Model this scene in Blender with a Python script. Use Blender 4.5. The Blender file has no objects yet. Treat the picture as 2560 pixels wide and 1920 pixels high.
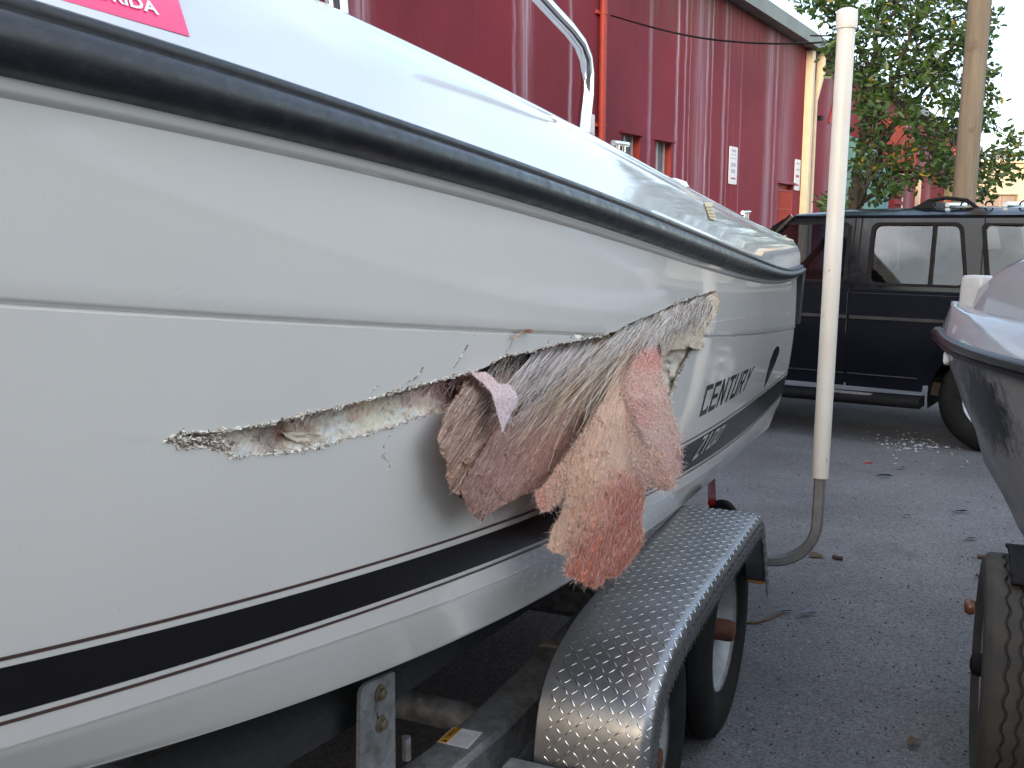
import bpy, bmesh, math, random
import numpy as np
from math import sin, cos, pi, radians, sqrt, atan2
from mathutils import Vector, Matrix, noise, geometry
random.seed(7); np.random.seed(7)
C = bpy.context.scene
COL = C.collection

# ------------------------------------------------------------------ camera
EYE = 1.6; TILT = radians(9.14)
cam_d = bpy.data.cameras.new('camera'); cam = bpy.data.objects.new('camera', cam_d); COL.objects.link(cam)
cam.location = (0, 0, EYE); cam.rotation_euler = (pi/2 - TILT, 0, 0)
cam_d.sensor_width = 36; cam_d.lens = 35.0; cam_d.clip_start = .03; cam_d.clip_end = 1500
C.camera = cam

# ------------------------------------------------------------------ light
SUN_EL = radians(10); SUN_AZ = radians(204)          # azimuth clockwise from +Y: low, behind and left of the camera
w = bpy.data.worlds.new('World'); C.world = w; w.use_nodes = True
nt = w.node_tree; nt.nodes.clear()
def wn(t, **k):
    n = nt.nodes.new(t)
    for a, b in k.items(): setattr(n, a, b)
    return n
out = wn('ShaderNodeOutputWorld'); bg = wn('ShaderNodeBackground'); bg.inputs[1].default_value = .12
sky = wn('ShaderNodeTexSky', sky_type='NISHITA', sun_disc=False, sun_elevation=SUN_EL, sun_rotation=SUN_AZ)
sky.air_density = 1.0; sky.dust_density = 1.2; sky.ozone_density = 1.2
tc = wn('ShaderNodeTexCoord'); sx = wn('ShaderNodeSeparateXYZ'); nt.links.new(tc.outputs['Generated'], sx.inputs[0])
mz = wn('ShaderNodeMath', operation='MAXIMUM'); mz.inputs[1].default_value = .0; nt.links.new(sx.outputs[2], mz.inputs[0])
az = wn('ShaderNodeMath', operation='ADD'); az.inputs[1].default_value = .14; nt.links.new(mz.outputs[0], az.inputs[0])
dv = []
for i in (0, 1):
    d = wn('ShaderNodeMath', operation='DIVIDE'); nt.links.new(sx.outputs[i], d.inputs[0]); nt.links.new(az.outputs[0], d.inputs[1]); dv.append(d)
cx = wn('ShaderNodeCombineXYZ'); nt.links.new(dv[0].outputs[0], cx.inputs[0]); nt.links.new(dv[1].outputs[0], cx.inputs[1])
nz = wn('ShaderNodeTexNoise'); nz.inputs['Scale'].default_value = 2.3; nz.inputs['Detail'].default_value = 9; nz.inputs['Roughness'].default_value = .58; nz.inputs['Distortion'].default_value = .35
nt.links.new(cx.outputs[0], nz.inputs['Vector'])
rp = wn('ShaderNodeValToRGB'); rp.color_ramp.elements[0].position = .43; rp.color_ramp.elements[1].position = .68
# the cloud sheet thins out towards the low sun
th = wn('ShaderNodeVectorMath', operation='DOT_PRODUCT'); nt.links.new(tc.outputs['Generated'], th.inputs[0]); th.inputs[1].default_value = (sin(SUN_AZ)*.09, cos(SUN_AZ)*.09, 0)
cv = wn('ShaderNodeMath', operation='SUBTRACT'); nt.links.new(nz.outputs['Fac'], cv.inputs[0]); nt.links.new(th.outputs['Value'], cv.inputs[1]); nt.links.new(cv.outputs[0], rp.inputs[0])
# clouds: lit by the same sky, warmer where the sky behind them is warm
cl = wn('ShaderNodeMix', data_type='RGBA', blend_type='MIX'); cl.inputs[0].default_value = .88
nt.links.new(sky.outputs[0], cl.inputs[6])
# low clouds round the set sun glow peach, the others stay white
sh = wn('ShaderNodeVectorMath', operation='DOT_PRODUCT'); nt.links.new(tc.outputs['Generated'], sh.inputs[0]); sh.inputs[1].default_value = (sin(SUN_AZ), cos(SUN_AZ), 0)
gm = wn('ShaderNodeMapRange'); gm.inputs[1].default_value = .2; gm.inputs[2].default_value = 1.; nt.links.new(sh.outputs['Value'], gm.inputs[0])
cw = wn('ShaderNodeMix', data_type='RGBA'); lo_el = wn('ShaderNodeMapRange'); lo_el.inputs[1].default_value = .03; lo_el.inputs[2].default_value = .30; lo_el.inputs[3].default_value = 1; lo_el.inputs[4].default_value = 0; nt.links.new(sx.outputs[2], lo_el.inputs[0])
gl = wn('ShaderNodeMath', operation='MULTIPLY'); nt.links.new(gm.outputs[0], gl.inputs[0]); nt.links.new(lo_el.outputs[0], gl.inputs[1]); nt.links.new(gl.outputs[0], cw.inputs[0]); 
fs = wn('ShaderNodeMapRange'); fs.inputs[1].default_value = -.8; fs.inputs[2].default_value = .75; nt.links.new(sh.outputs['Value'], fs.inputs[0])
cb_ = wn('ShaderNodeMix', data_type='RGBA'); nt.links.new(fs.outputs[0], cb_.inputs[0]); cb_.inputs[6].default_value = (2.0, 2.4, 3.1, 1); cb_.inputs[7].default_value = (15.0, 14.8, 14.6, 1); nt.links.new(cb_.outputs[2], cw.inputs[6])
cw.inputs[7].default_value = (13.5, 10.4, 8.4, 1); nt.links.new(cw.outputs[2], cl.inputs[7])
mx = wn('ShaderNodeMix', data_type='RGBA'); nt.links.new(rp.outputs[0], mx.inputs[0]); nt.links.new(sky.outputs[0], mx.inputs[6]); nt.links.new(cl.outputs[2], mx.inputs[7])
nt.links.new(mx.outputs[2], bg.inputs[0]); nt.links.new(bg.outputs[0], out.inputs[0])
sd = bpy.data.lights.new('sun', 'SUN'); sd.energy = .9; sd.angle = radians(14); sd.color = (1, .78, .52)
sun = bpy.data.objects.new('sun', sd); COL.objects.link(sun)
sdir = Vector((sin(SUN_AZ)*cos(SUN_EL), cos(SUN_AZ)*cos(SUN_EL), sin(SUN_EL)))
sun.rotation_euler = sdir.to_track_quat('Z', 'Y').to_euler(); sun.location = (0, 0, 30)
C.view_settings.view_transform = 'Standard'; C.view_settings.look = 'None'; C.view_settings.gamma = 1
C.view_settings.exposure = 2.32; C.view_settings.use_curve_mapping = False

# ------------------------------------------------------------------ helpers
def rgb(r, g, b):                                   # sRGB 0-255 -> linear
    return tuple(((c/255)/12.92 if c/255 <= .04045 else ((c/255+.055)/1.055)**2.4) for c in (r, g, b)) + (1,)
class NT:
    def __init__(s, m): s.m = m; s.t = m.node_tree; s.b = s.t.nodes['Principled BSDF']; s.out = [n for n in s.t.nodes if n.type == 'OUTPUT_MATERIAL'][0]
    def n(s, typ, ins=None, **k):
        x = s.t.nodes.new(typ)
        for a, b in k.items(): setattr(x, a, b)
        for a, b in (ins or {}).items():
            if hasattr(b, 'is_linked'): s.t.links.new(b, x.inputs[a])
            else: x.inputs[a].default_value = b
        return x
    def l(s, a, b): s.t.links.new(a, b)
    def coord(s, scale=(1, 1, 1), kind='Object', loc=(0, 0, 0), rot=(0, 0, 0)):
        t = s.n('ShaderNodeTexCoord'); m = s.n('ShaderNodeMapping'); m.inputs['Scale'].default_value = scale; m.inputs['Location'].default_value = loc; m.inputs['Rotation'].default_value = rot
        s.l(t.outputs[kind], m.inputs[0]); return m.outputs[0]
    def noise(s, vec, scale, detail=4, rough=.5, dist=0):
        x = s.n('ShaderNodeTexNoise', {'Vector': vec, 'Scale': scale, 'Detail': detail, 'Roughness': rough, 'Distortion': dist}); return x.outputs['Fac']
    def ramp(s, fac, stops):
        r = s.n('ShaderNodeValToRGB', {0: fac}); e = r.color_ramp.elements
        while len(e) < len(stops): e.new(.5)
        for i, (p, c) in enumerate(stops):
            e[i].position = p; e[i].color = c if len(c) == 4 else tuple(c)+(1,)
        return r.outputs[0]
    def mix(s, fac, a, b, mode='MIX'):
        x = s.n('ShaderNodeMix', data_type='RGBA', blend_type=mode)
        for i, v in ((0, fac), (6, a), (7, b)):
            if hasattr(v, 'is_linked'): s.l(v, x.inputs[i])
            else: x.inputs[i].default_value = v
        return x.outputs[2]
    def math(s, op, a, b=0.0, c=0.0):
        x = s.n('ShaderNodeMath', operation=op)
        for i, v in enumerate((a, b, c)):
            if hasattr(v, 'is_linked'): s.l(v, x.inputs[i])
            else: x.inputs[i].default_value = v
        return x.outputs[0]
    def bump(s, h, strength=.3, dist=.01):
        x = s.n('ShaderNodeBump', {'Height': h, 'Strength': strength, 'Distance': dist}); s.l(x.outputs[0], s.b.inputs['Normal']); return x
def mat(name, col=(.5, .5, .5, 1), rough=.5, metal=0., spec=.5, coat=0.):
    m = bpy.data.materials.new(name); m.use_nodes = True; t = NT(m)
    t.b.inputs['Base Color'].default_value = col if len(col) == 4 else tuple(col)+(1,); t.b.inputs['Roughness'].default_value = rough
    t.b.inputs['Metallic'].default_value = metal; t.b.inputs['Specular IOR Level'].default_value = spec; t.b.inputs['Coat Weight'].default_value = coat
    t.b.inputs['Coat Roughness'].default_value = .05
    return m, t
def varied(name, c1, c2, scale=8, rough=.5, metal=0., bump=0., bscale=60, bdist=.004, stretch=(1, 1, 1), coat=0., lo=.35, hi=.65):
    m, t = mat(name, c1, rough, metal, coat=coat); v = t.coord(stretch)
    f = t.noise(v, scale, 6, .6); t.l(t.ramp(f, [(lo, c1), (hi, c2)]), t.b.inputs['Base Color'])
    if bump: t.bump(t.noise(v, bscale, 4), bump, bdist)
    return m

class MB:
    def __init__(s): s.v = []; s.f = []; s.c = []; s.uv = None; s.mi = []
    def add(s, vs, fs, col=None, mi=0):
        o = len(s.v); s.v += [tuple(p) for p in vs]
        for f in fs: s.f.append(tuple(i+o for i in f)); s.mi.append(mi)
        s.c += [col or (1, 1, 1)]*len(vs); return s
    def box(s, cx, cy, cz, sx, sy, sz, R=None, mi=0):
        vs = [Vector((x*sx/2, y*sy/2, z*sz/2)) for z in (-1, 1) for y in (-1, 1) for x in (-1, 1)]
        if R is not None: vs = [R @ v for v in vs]
        return s.add([v+Vector((cx, cy, cz)) for v in vs], [(0, 2, 3, 1), (4, 5, 7, 6), (0, 1, 5, 4), (2, 6, 7, 3), (0, 4, 6, 2), (1, 3, 7, 5)], mi=mi)
    def tube(s, pts, r, n=10, cap=True, mi=0):
        pts = [Vector(p) for p in pts]; rs = r if isinstance(r, (list, tuple)) else [r]*len(pts); rings = []; up = None
        for i, p in enumerate(pts):
            d = (pts[min(i+1, len(pts)-1)]-pts[max(i-1, 0)]).normalized()
            if up is None: up = d.orthogonal().normalized()
            up = (up-d*up.dot(d)).normalized(); b = d.cross(up)
            rings.append([p+(up*cos(2*pi*k/n)+b*sin(2*pi*k/n))*rs[i] for k in range(n)])
        vs = [q for g in rings for q in g]; fs = [(i*n+k, i*n+(k+1) % n, (i+1)*n+(k+1) % n, (i+1)*n+k) for i in range(len(pts)-1) for k in range(n)]
        if cap: fs += [tuple(reversed(range(n))), tuple((len(pts)-1)*n+k for k in range(n))]
        return s.add(vs, fs, mi=mi)
    def lathe(s, prof, axis_o, axis, n=48, mi=0, closed=False):
        ax = Vector(axis).normalized(); u = ax.orthogonal().normalized(); b = ax.cross(u); o = Vector(axis_o); m = len(prof)
        vs = [o+ax*a+(u*cos(2*pi*k/n)+b*sin(2*pi*k/n))*r for k in range(n) for (r, a) in prof]
        fs = [(k*m+i, k*m+i+1, ((k+1) % n)*m+i+1, ((k+1) % n)*m+i) for k in range(n) for i in range(m-1)]
        return s.add(vs, fs, mi=mi)
    def loft(s, rows, mi=0, close=False):
        m = len(rows[0]); vs = [p for r in rows for p in r]
        fs = [(i*m+k, i*m+(k+1) % m, (i+1)*m+(k+1) % m, (i+1)*m+k) for i in range(len(rows)-1) for k in range(m if close else m-1)]
        return s.add(vs, fs, mi=mi)
    def build(s, name, mats, parent=None, smooth=False, org=None, loc=None, bevel=0, cols=False):
        me = bpy.data.meshes.new(name); o = bpy.data.objects.new(name, me); COL.objects.link(o)
        off = Vector((0, 0, 0))
        if parent is not None:
            o.parent = parent; off = Vector(parent.get('_o', (0, 0, 0)))
        if org is not None: off = Vector(org)
        me.from_pydata([(v[0]-off[0], v[1]-off[1], v[2]-off[2]) for v in s.v], [], s.f)
        o['_o'] = tuple(off)
        if parent is None: o.location = off
        elif org is not None: o.location = off-Vector(parent['_o'])
        for m in (mats if isinstance(mats, (list, tuple)) else [mats]): me.materials.append(m)
        if any(s.mi): me.polygons.foreach_set('material_index', s.mi)
        if cols:
            a = me.color_attributes.new('Col', 'FLOAT_COLOR', 'POINT'); a.data.foreach_set('color', np.c_[np.array(s.c, dtype=np.float32), np.ones(len(s.c), dtype=np.float32)].ravel())
        if s.uv is not None:
            a = me.attributes.new('fuv', 'FLOAT2', 'POINT'); a.data.foreach_set('vector', np.array(s.uv, dtype=np.float32).ravel())
        if smooth:
            me.polygons.foreach_set('use_smooth', [True]*len(me.polygons))
            if smooth != True and smooth > 0: me.set_sharp_from_angle(angle=radians(smooth))
        if bevel:
            b = o.modifiers.new('bevel', 'BEVEL'); b.width = bevel; b.segments = 2; b.limit_method = 'ANGLE'; b.angle_limit = radians(40)
            me.polygons.foreach_set('use_smooth', [True]*len(me.polygons)); me.set_sharp_from_angle(angle=radians(45))
        me.update(); return o
def tag(o, label, cat, group=None):
    o['label'] = label; o['category'] = cat
    if group: o['group'] = group
    return o
def thing(name, loc, label, cat, group=None):
    o = bpy.data.objects.new(name, None); COL.objects.link(o); o.location = loc; o['_o'] = tuple(loc); o.empty_display_size = .1
    return tag(o, label, cat, group)
def inpoly(px, py, poly):
    px = np.asarray(px, float); py = np.asarray(py, float); r = np.zeros(px.shape, bool); n = len(poly)
    for i in range(n):
        x1, y1 = poly[i]; x2, y2 = poly[(i+1) % n]
        c = ((y1 > py) != (y2 > py)) & (px < (x2-x1)*(py-y1)/((y2-y1) if y2 != y1 else 1e-9)+x1); r ^= c
    return r
def densify(poly, step, jit=0., closed=True):
    o = []; n = len(poly)
    for i in range(n if closed else n-1):
        a = np.array(poly[i], float); b = np.array(poly[(i+1) % n], float); L = np.linalg.norm(b-a); k = max(1, int(L/step))
        nn = np.array([-(b-a)[1], (b-a)[0]])/max(L, 1e-9)
        for j in range(k):
            p = a+(b-a)*j/k
            if jit: p = p+nn*(jit*(noise.noise(Vector((p[0]*.09, p[1]*.09, 3.)))*1.3+random.uniform(-.6, .6)))
            o.append(tuple(p))
    return o
def cdt(points, poly_idx, hole_polys=()):
    # triangulate all points with the closed loops in poly_idx as constraints
    edges = [(l[i], l[(i+1) % len(l)]) for l in poly_idx for i in range(len(l))]
    r = geometry.delaunay_2d_cdt([Vector(p) for p in points], edges, [], 0, 1e-6)
    return [tuple(v) for v in r[0]], [tuple(f) for f in r[2]]
def plate(outline, holes, place, thick):
    """flat panel with window openings: outline/holes in (a, b), place(a, b, depth) -> xyz"""
    pts = []; loops = []
    for l in [outline]+list(holes):
        loops.append(list(range(len(pts), len(pts)+len(l)))); pts += list(l)
    V, F = cdt(pts, loops); cen = np.array([[sum(V[i][k] for i in f)/len(f) for k in (0, 1)] for f in F])
    keep = inpoly(cen[:, 0], cen[:, 1], outline)
    for h in holes: keep &= ~inpoly(cen[:, 0], cen[:, 1], h)
    F = [f for f, k in zip(F, keep) if k]; n = len(V); mb = MB()
    vs = [place(p[0], p[1], 0) for p in V]+[place(p[0], p[1], thick) for p in V]
    fs = list(F)+[tuple(i+n for i in reversed(f)) for f in F]; cnt = {}
    for f in F:
        for i in range(len(f)):
            a, b = f[i], f[(i+1) % len(f)]
            if (b, a) in cnt: del cnt[(b, a)]
            else: cnt[(a, b)] = 1
    fs += [(b, a, a+n, b+n) for (a, b) in cnt]
    return mb.add(vs, fs)
def rrect(x0, y0, x1, y1, r, n=4):
    o = []
    for cx_, cy_, a0 in ((x1-r, y1-r, 0), (x0+r, y1-r, 90), (x0+r, y0+r, 180), (x1-r, y0+r, 270)):
        for i in range(n+1):
            a = radians(a0+90*i/n); o.append((cx_+r*cos(a), cy_+r*sin(a)))
    return o
def text_mesh(body, shear=0., bold=0.):
    cu = bpy.data.curves.new('t', 'FONT'); cu.body = body; cu.shear = shear; cu.resolution_u = 3; cu.offset = bold
    ob = bpy.data.objects.new('t', cu); COL.objects.link(ob); bpy.context.view_layer.update()
    me = ob.evaluated_get(bpy.context.evaluated_depsgraph_get()).to_mesh(); V = np.array([v.co[:2] for v in me.vertices]); F = [tuple(p.vertices) for p in me.polygons]
    bpy.data.objects.remove(ob); bpy.data.curves.remove(cu)
    V -= V.min(0); V /= V.max(0); return V, F

# survey of the photograph: a picture point (2212 px wide copy) to a ray from where the photographer stood
K_ = 2560/2212; F_ = 35/36*2560
def rays(P):
    P = np.atleast_2d(np.asarray(P, float)); x = P[:, 0]*K_-1280; y = 960-P[:, 1]*K_
    return np.c_[x, F_*cos(TILT)+y*sin(TILT), y*cos(TILT)-F_*sin(TILT)]
def on_y(px, py, Y):
    r = rays((px, py))[0]; t = Y/r[1]; return Vector((r[0]*t, Y, EYE+r[2]*t))
def on_z(px, py, z=0.):
    r = rays((px, py))[0]; t = (z-EYE)/r[2]; return Vector((r[0]*t, r[1]*t, z))
AB = radians(24.2); sA, cA = sin(AB), cos(AB)        # the damaged boat and its trailer point along this bearing
def bw(s, v, z): return Vector((s*sA+v*cA, s*cA-v*sA, z))      # boat frame (along, outboard, up) -> world
SAX = Vector((sA, cA, 0)); VAX = Vector((cA, -sA, 0))

# ------------------------------------------------------------------ materials
def gelcoat(name, c1, c2, rough=.05, dust=True):
    m, t = mat(name, c1, rough, spec=.5, coat=.35); v = t.coord()
    f = t.noise(v, 2.2, 5, .6); base = t.ramp(f, [(.3, c1), (.7, c2)])
    sp = t.noise(v, 210, 2, .5); spk = t.ramp(sp, [(.735, (0, 0, 0)), (.76, (1, 1, 1))])
    base = t.mix(t.math('MULTIPLY', spk, .35), base, (.30, .24, .19, 1))
    t.l(base, t.b.inputs['Base Color'])
    t.l(t.ramp(t.noise(v, 6, 6, .65), [(.3, (rough*.7,)*3), (.75, (rough*1.7,)*3)]), t.b.inputs['Roughness'])
    return m
M = {}
M['hull'] = gelcoat('hull_gelcoat', (.64, .61, .57, 1), (.61, .58, .545, 1))
M['deck'] = gelcoat('deck_gelcoat', (.55, .55, .55, 1), (.53, .53, .53, 1), .08)
m, t = mat('rail_rubber', (.012, .013, .017, 1), .34); v = t.coord((1, 1, 1)); 
sc = t.noise(t.coord((9, .5, 9), rot=(0, 0, AB)), 9, 7, .75); t.l(t.ramp(sc, [(.5, (.012, .013, .017)), (.66, (.03, .032, .038)), (.74, (.16, .16, .17))]), t.b.inputs['Base Color'])
t.l(t.ramp(t.noise(v, 30, 5, .7), [(.3, (.24,)*3), (.75, (.55,)*3)]), t.b.inputs['Roughness']); t.bump(sc, .12, .002); M['rail'] = m
M['black_vinyl'] = varied('black_vinyl', (.006, .005, .006, 1), (.009, .008, .009, 1), 40, .22)
M['black_vinyl'].node_tree.nodes['Principled BSDF'].inputs['Specular IOR Level'].default_value = .3
M['brown_vinyl'] = varied('brown_vinyl', (.075, .04, .032, 1), (.06, .032, .027, 1), 30, .3)
M['silver_vinyl'] = varied('silver_vinyl', (.42, .40, .36, 1), (.5, .47, .42, 1), 30, .3)
M['chrome'] = varied('stainless_steel', (.62, .62, .63, 1), (.74, .74, .75, 1), 14, .12, 1.)
M['black'] = varied('black_plastic', (.008, .008, .009, 1), (.014, .014, .015, 1), 30, .6)
M['black'].node_tree.nodes['Principled BSDF'].inputs['Specular IOR Level'].default_value = .06
M['tyre'] = varied('tyre_rubber', (.007, .007, .007, 1), (.014, .0135, .013, 1), 9, .75, bump=.2, bscale=240, bdist=.002)
M['tyre'].node_tree.nodes['Principled BSDF'].inputs['Specular IOR Level'].default_value = .15
M['tyre_dusty'] = varied('dusty_tyre_rubber', (.020, .018, .016, 1), (.042, .036, .030, 1), 9, .9, bump=.2, bscale=200, bdist=.002)
M['rim'] = varied('galvanised_rim', (.33, .335, .34, 1), (.24, .24, .245, 1), 30, .5, .35)
M['rust'] = varied('rusty_iron', (.10, .030, .012, 1), (.05, .018, .009, 1), 60, .8, bump=.3, bscale=200)
m, t = mat('galvanised_steel', (.35, .36, .37, 1), .5, .25); v = t.coord()
vo = t.n('ShaderNodeTexVoronoi', {'Vector': v, 'Scale': 55.}); a = t.ramp(vo.outputs['Color'], [(0, (.18, .183, .187)), (1, (.29, .294, .30))])
d = t.ramp(t.noise(v, 14, 6, .7), [(.42, (1, 1, 1)), (.68, (.45, .42, .38))]); t.l(t.mix(1., a, d, 'MULTIPLY'), t.b.inputs['Base Color']); t.bump(t.noise(v, 160, 3), .15, .002); M['galv'] = m
m, t = mat('tread_plate_aluminium', (.4, .4, .41, 1), .34, .85); v = t.coord()
t.l(t.ramp(t.noise(v, 9, 6, .6), [(.3, (.20, .20, .205)), (.7, (.29, .29, .30))]), t.b.inputs['Base Color'])
t.l(t.ramp(t.noise(v, 60, 6, .7), [(.3, (.27,)*3), (.75, (.46,)*3)]), t.b.inputs['Roughness']); t.bump(t.noise(v, 260, 3), .06, .001); M['plate'] = m
M['plate_bar'] = varied('worn_tread_bar', (.56, .555, .55, 1), (.44, .435, .43, 1), 40, .24, 1.)
m, t = mat('pvc_pipe', (.78, .75, .68, 1), .38); v = t.coord()
b = t.ramp(t.noise(v, 5, 5, .6), [(.3, (.66, .64, .60)), (.7, (.60, .57, .52))]); sp = t.ramp(t.noise(t.coord((1, 1, .35)), 60, 3, .5), [(.72, (0,)*3), (.76, (1,)*3)])
t.l(t.mix(t.math('MULTIPLY', sp, .75), b, (.10, .085, .07, 1)), t.b.inputs['Base Color']); M['pvc'] = m
M['carpet'] = varied('bunk_carpet', (.012, .012, .013, 1), (.02, .02, .022, 1), 60, .95, bump=.5, bscale=300)
M['amber'] = varied('amber_lens', (.40, .17, .04, 1), (.34, .14, .035, 1), 30, .15)
M['red_lens'] = varied('red_lens', (.30, .01, .012, 1), (.22, .008, .01, 1), 30, .15)
M['white_paint'] = varied('white_plastic', (.76, .77, .78, 1), (.70, .71, .72, 1), 12, .3)
M['sign_white'] = varied('sign_white', (.66, .66, .66, 1), (.58, .58, .6, 1), 5, .5)
M['print_grey'] = varied('grey_print', (.38, .32, .34, 1), (.46, .4, .42, 1), 20, .6)
M['print_red'] = varied('red_print', (.33, .06, .07, 1), (.4, .1, .1, 1), 20, .6)
M['sticker'] = varied('pink_sticker', (.86, .045, .16, 1), (.80, .04, .14, 1), 3, .3)
M['label_yellow'] = varied('yellow_label', (.62, .50, .26, 1), (.54, .43, .22, 1), 60, .5)
M['label_orange'] = varied('orange_label', (.60, .30, .03, 1), (.5, .24, .03, 1), 30, .45)
M['label_white'] = varied('white_label', (.62, .62, .63, 1), (.54, .54, .56, 1), 30, .45)

# ------------------------------------------------------------------ ground
m, t = mat('asphalt', (.06, .06, .065, 1), .9); v = t.coord()
big = t.ramp(t.noise(v, .9, 6, .6), [(.28, (.066, .066, .072)), (.72, (.156, .154, .163))])
agg = t.n('ShaderNodeTexVoronoi', {'Vector': v, 'Scale': 130.}); ag = t.ramp(agg.outputs['Color'], [(0, (.45,)*3), (.55, (.95,)*3), (.93, (1.25,)*3), (1, (2.6,)*3)])
base = t.mix(1., big, ag, 'MULTIPLY')
sp = t.ramp(t.noise(v, 95, 2, .5), [(.26, (1, 1, 1)), (.30, (0, 0, 0))]); base = t.mix(t.math('MULTIPLY', sp, .7), base, (.018, .017, .017, 1))
sp2 = t.ramp(t.noise(v, 70, 2, .5), [(.70, (0, 0, 0)), (.73, (1, 1, 1))]); base = t.mix(t.math('MULTIPLY', sp2, .6), base, (.33, .31, .28, 1))
oil = t.ramp(t.noise(v, 1.7, 4, .6, .6), [(.60, (0, 0, 0)), (.74, (1, 1, 1))]); base = t.mix(t.math('MULTIPLY', oil, .5), base, (.03, .03, .032, 1))
t.l(base, t.b.inputs['Base Color']); t.bump(agg.outputs['Distance'], .5, .006); M['asphalt'] = m
mb = MB(); g = [-400, -60, -12, -3, 3, 12, 60, 400]
mb.add([(x, y, 0) for y in g for x in g], [(j*8+i, j*8+i+1, (j+1)*8+i+1, (j+1)*8+i) for j in range(7) for i in range(7)])
o = mb.build('ground', M['asphalt']); o['kind'] = 'structure'

# ------------------------------------------------------------------ the damaged boat: hull lines
SK = np.array([-2.0, -1.6, -1.2, -.8, -.4, 0, .4, .8, 1.2, 1.6, 2.0, 2.5, 3, 3.5, 4, 4.6, 5.2])
VR = np.array([-1.87, -1.55, -1.32, -1.13, -.98, -.87, -.785, -.725, -.685, -.66, -.648, -.64, -.637, -.645, -.661, -.687, -.718])
BOWF = np.array([1, .9, .8, .7, .6, .5, .4, .3, .2, .12, .06, .02, 0, 0, 0, 0, 0])
DIN = np.interp(SK, [-2, -.4, .6, 1.29, 1.81, 2.62, 3.32, 4.2, 4.9], [0, -.26, -.24, -.215, -.17, -.14, -.11, -.06, -.025])
SEND = 4.88
OFFS = {'T': (0, 0), 'R': (0, 0), 'K': (.012, .10), 'P': (.032, .27), 'Bt': (.034, .28), 'Bb': (.055, .33), 'L': (.07, .37), 'C': (.115, .48)}
VLINE = {k: np.maximum(VR-(b+(bo-b)*BOWF), -1.87) for k, (b, bo) in OFFS.items()}; VLINE['D'] = np.maximum(VR+DIN, -1.87)
PTS = {
 'T': [(0, 8), (200, 65), (500, 145), (800, 235), (1106, 345), (1306, 425), (1506, 505), (1656, 565), (1731, 590)],
 'R': [(0, 158), (400, 245), (800, 345), (1106, 425), (1210, 457), (1374, 520), (1538, 569), (1702, 603)],
 'K': [(0, 660), (500, 682), (864, 699), (1126, 719), (1290, 729), (1522, 730), (1680, 717), (1726, 708)],
 'P': [(0, 1449), (500, 1317), (1100, 1134), (1472, 965), (1576, 902), (1711, 795)],
 'Bt': [(0, 1467), (500, 1334), (1100, 1149), (1472, 972), (1576, 908), (1711, 801)],
 'Bb': [(0, 1562), (500, 1412), (1100, 1209), (1474, 1015), (1594, 948), (1700, 836)],
 'L': [(0, 1624), (500, 1472), (800, 1349), (1100, 1254)],
 'C': [(235, 1659), (500, 1567), (800, 1449), (1100, 1339), (1541, 1034), (1594, 981), (1647, 935)],
 'D': [(680, 0), (900, 85), (1100, 185), (1250, 280), (1400, 360), (1550, 440), (1660, 492), (1715, 520)]}
BOWZ = {'T': 1.84, 'R': 1.78, 'K': 1.66, 'P': 1.42, 'Bt': 1.41, 'Bb': 1.37, 'L': 1.34, 'C': 1.30, 'D': 2.02}
ZK = np.linspace(-2.0, 5.2, 145); ZLINE = {}
for k, pl in PTS.items():
    S_, Z_ = [], []
    for p in pl:
        d = rays(p)[0]; ds, dvv = d[0]*sA+d[1]*cA, d[0]*cA-d[1]*sA; ts = np.linspace(.0001, .004, 30000)
        i = np.argmax(dvv*ts-np.interp(ds*ts, SK, VLINE[k]) < 0); S_.append(ds*ts[i]); Z_.append(EYE+d[2]*ts[i])
    S_ = np.minimum(np.array(S_), 5.1); deg = 3 if len(pl) > 4 else 2
    wts = np.ones(len(S_)); wts[0] = 2.
    co = np.polyfit(S_, Z_, deg, w=wts); s0 = S_[0]
    z = np.polyval(co, ZK); z0 = np.polyval(co, s0); sl = np.polyval(np.polyder(co), s0); m_ = ZK < s0
    u = (s0-ZK[m_])/(s0+2.0); z[m_] = z0-sl*(s0+2)*u*(1-u)+(BOWZ[k]-z0)*u**1.3
    if deg == 2:
        pass
    ZLINE[k] = z
ZLINE['L'] = np.where(ZK > 1.8, np.interp(ZK, [1.8, 4.6], [0, 1])*0+ZLINE['Bb']-.05-(ZK-1.8)*.004, ZLINE['L'])
kk = np.clip((ZK-1.3)/.5, 0, 1); 
ZLINE['T'] = ZLINE['T']+.011*np.clip((1.25-ZK)/.7, 0, 1); ZLINE['D'] = np.maximum(ZLINE['D'], ZLINE['T']+.10); ZLINE['T'] = np.maximum(ZLINE['T'], ZLINE['R']+.045)
SF = np.linspace(-2.0, 5.2, 721)
def fair(y):
    for _ in range(3): y = np.convolve(np.r_[2*y[0]-y[20:0:-1], y, 2*y[-1]-y[-2:-22:-1]], np.ones(41)/41, 'valid')
    return y
VF = {k: fair(np.interp(SF, SK, v_)) for k, v_ in VLINE.items()}; ZF = {k: fair(np.interp(SF, ZK, z_)) for k, z_ in ZLINE.items()}
def Z(k, s): return np.interp(s, SF, ZF[k])
def V(k, s): return np.interp(s, SF, VF[k])
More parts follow.
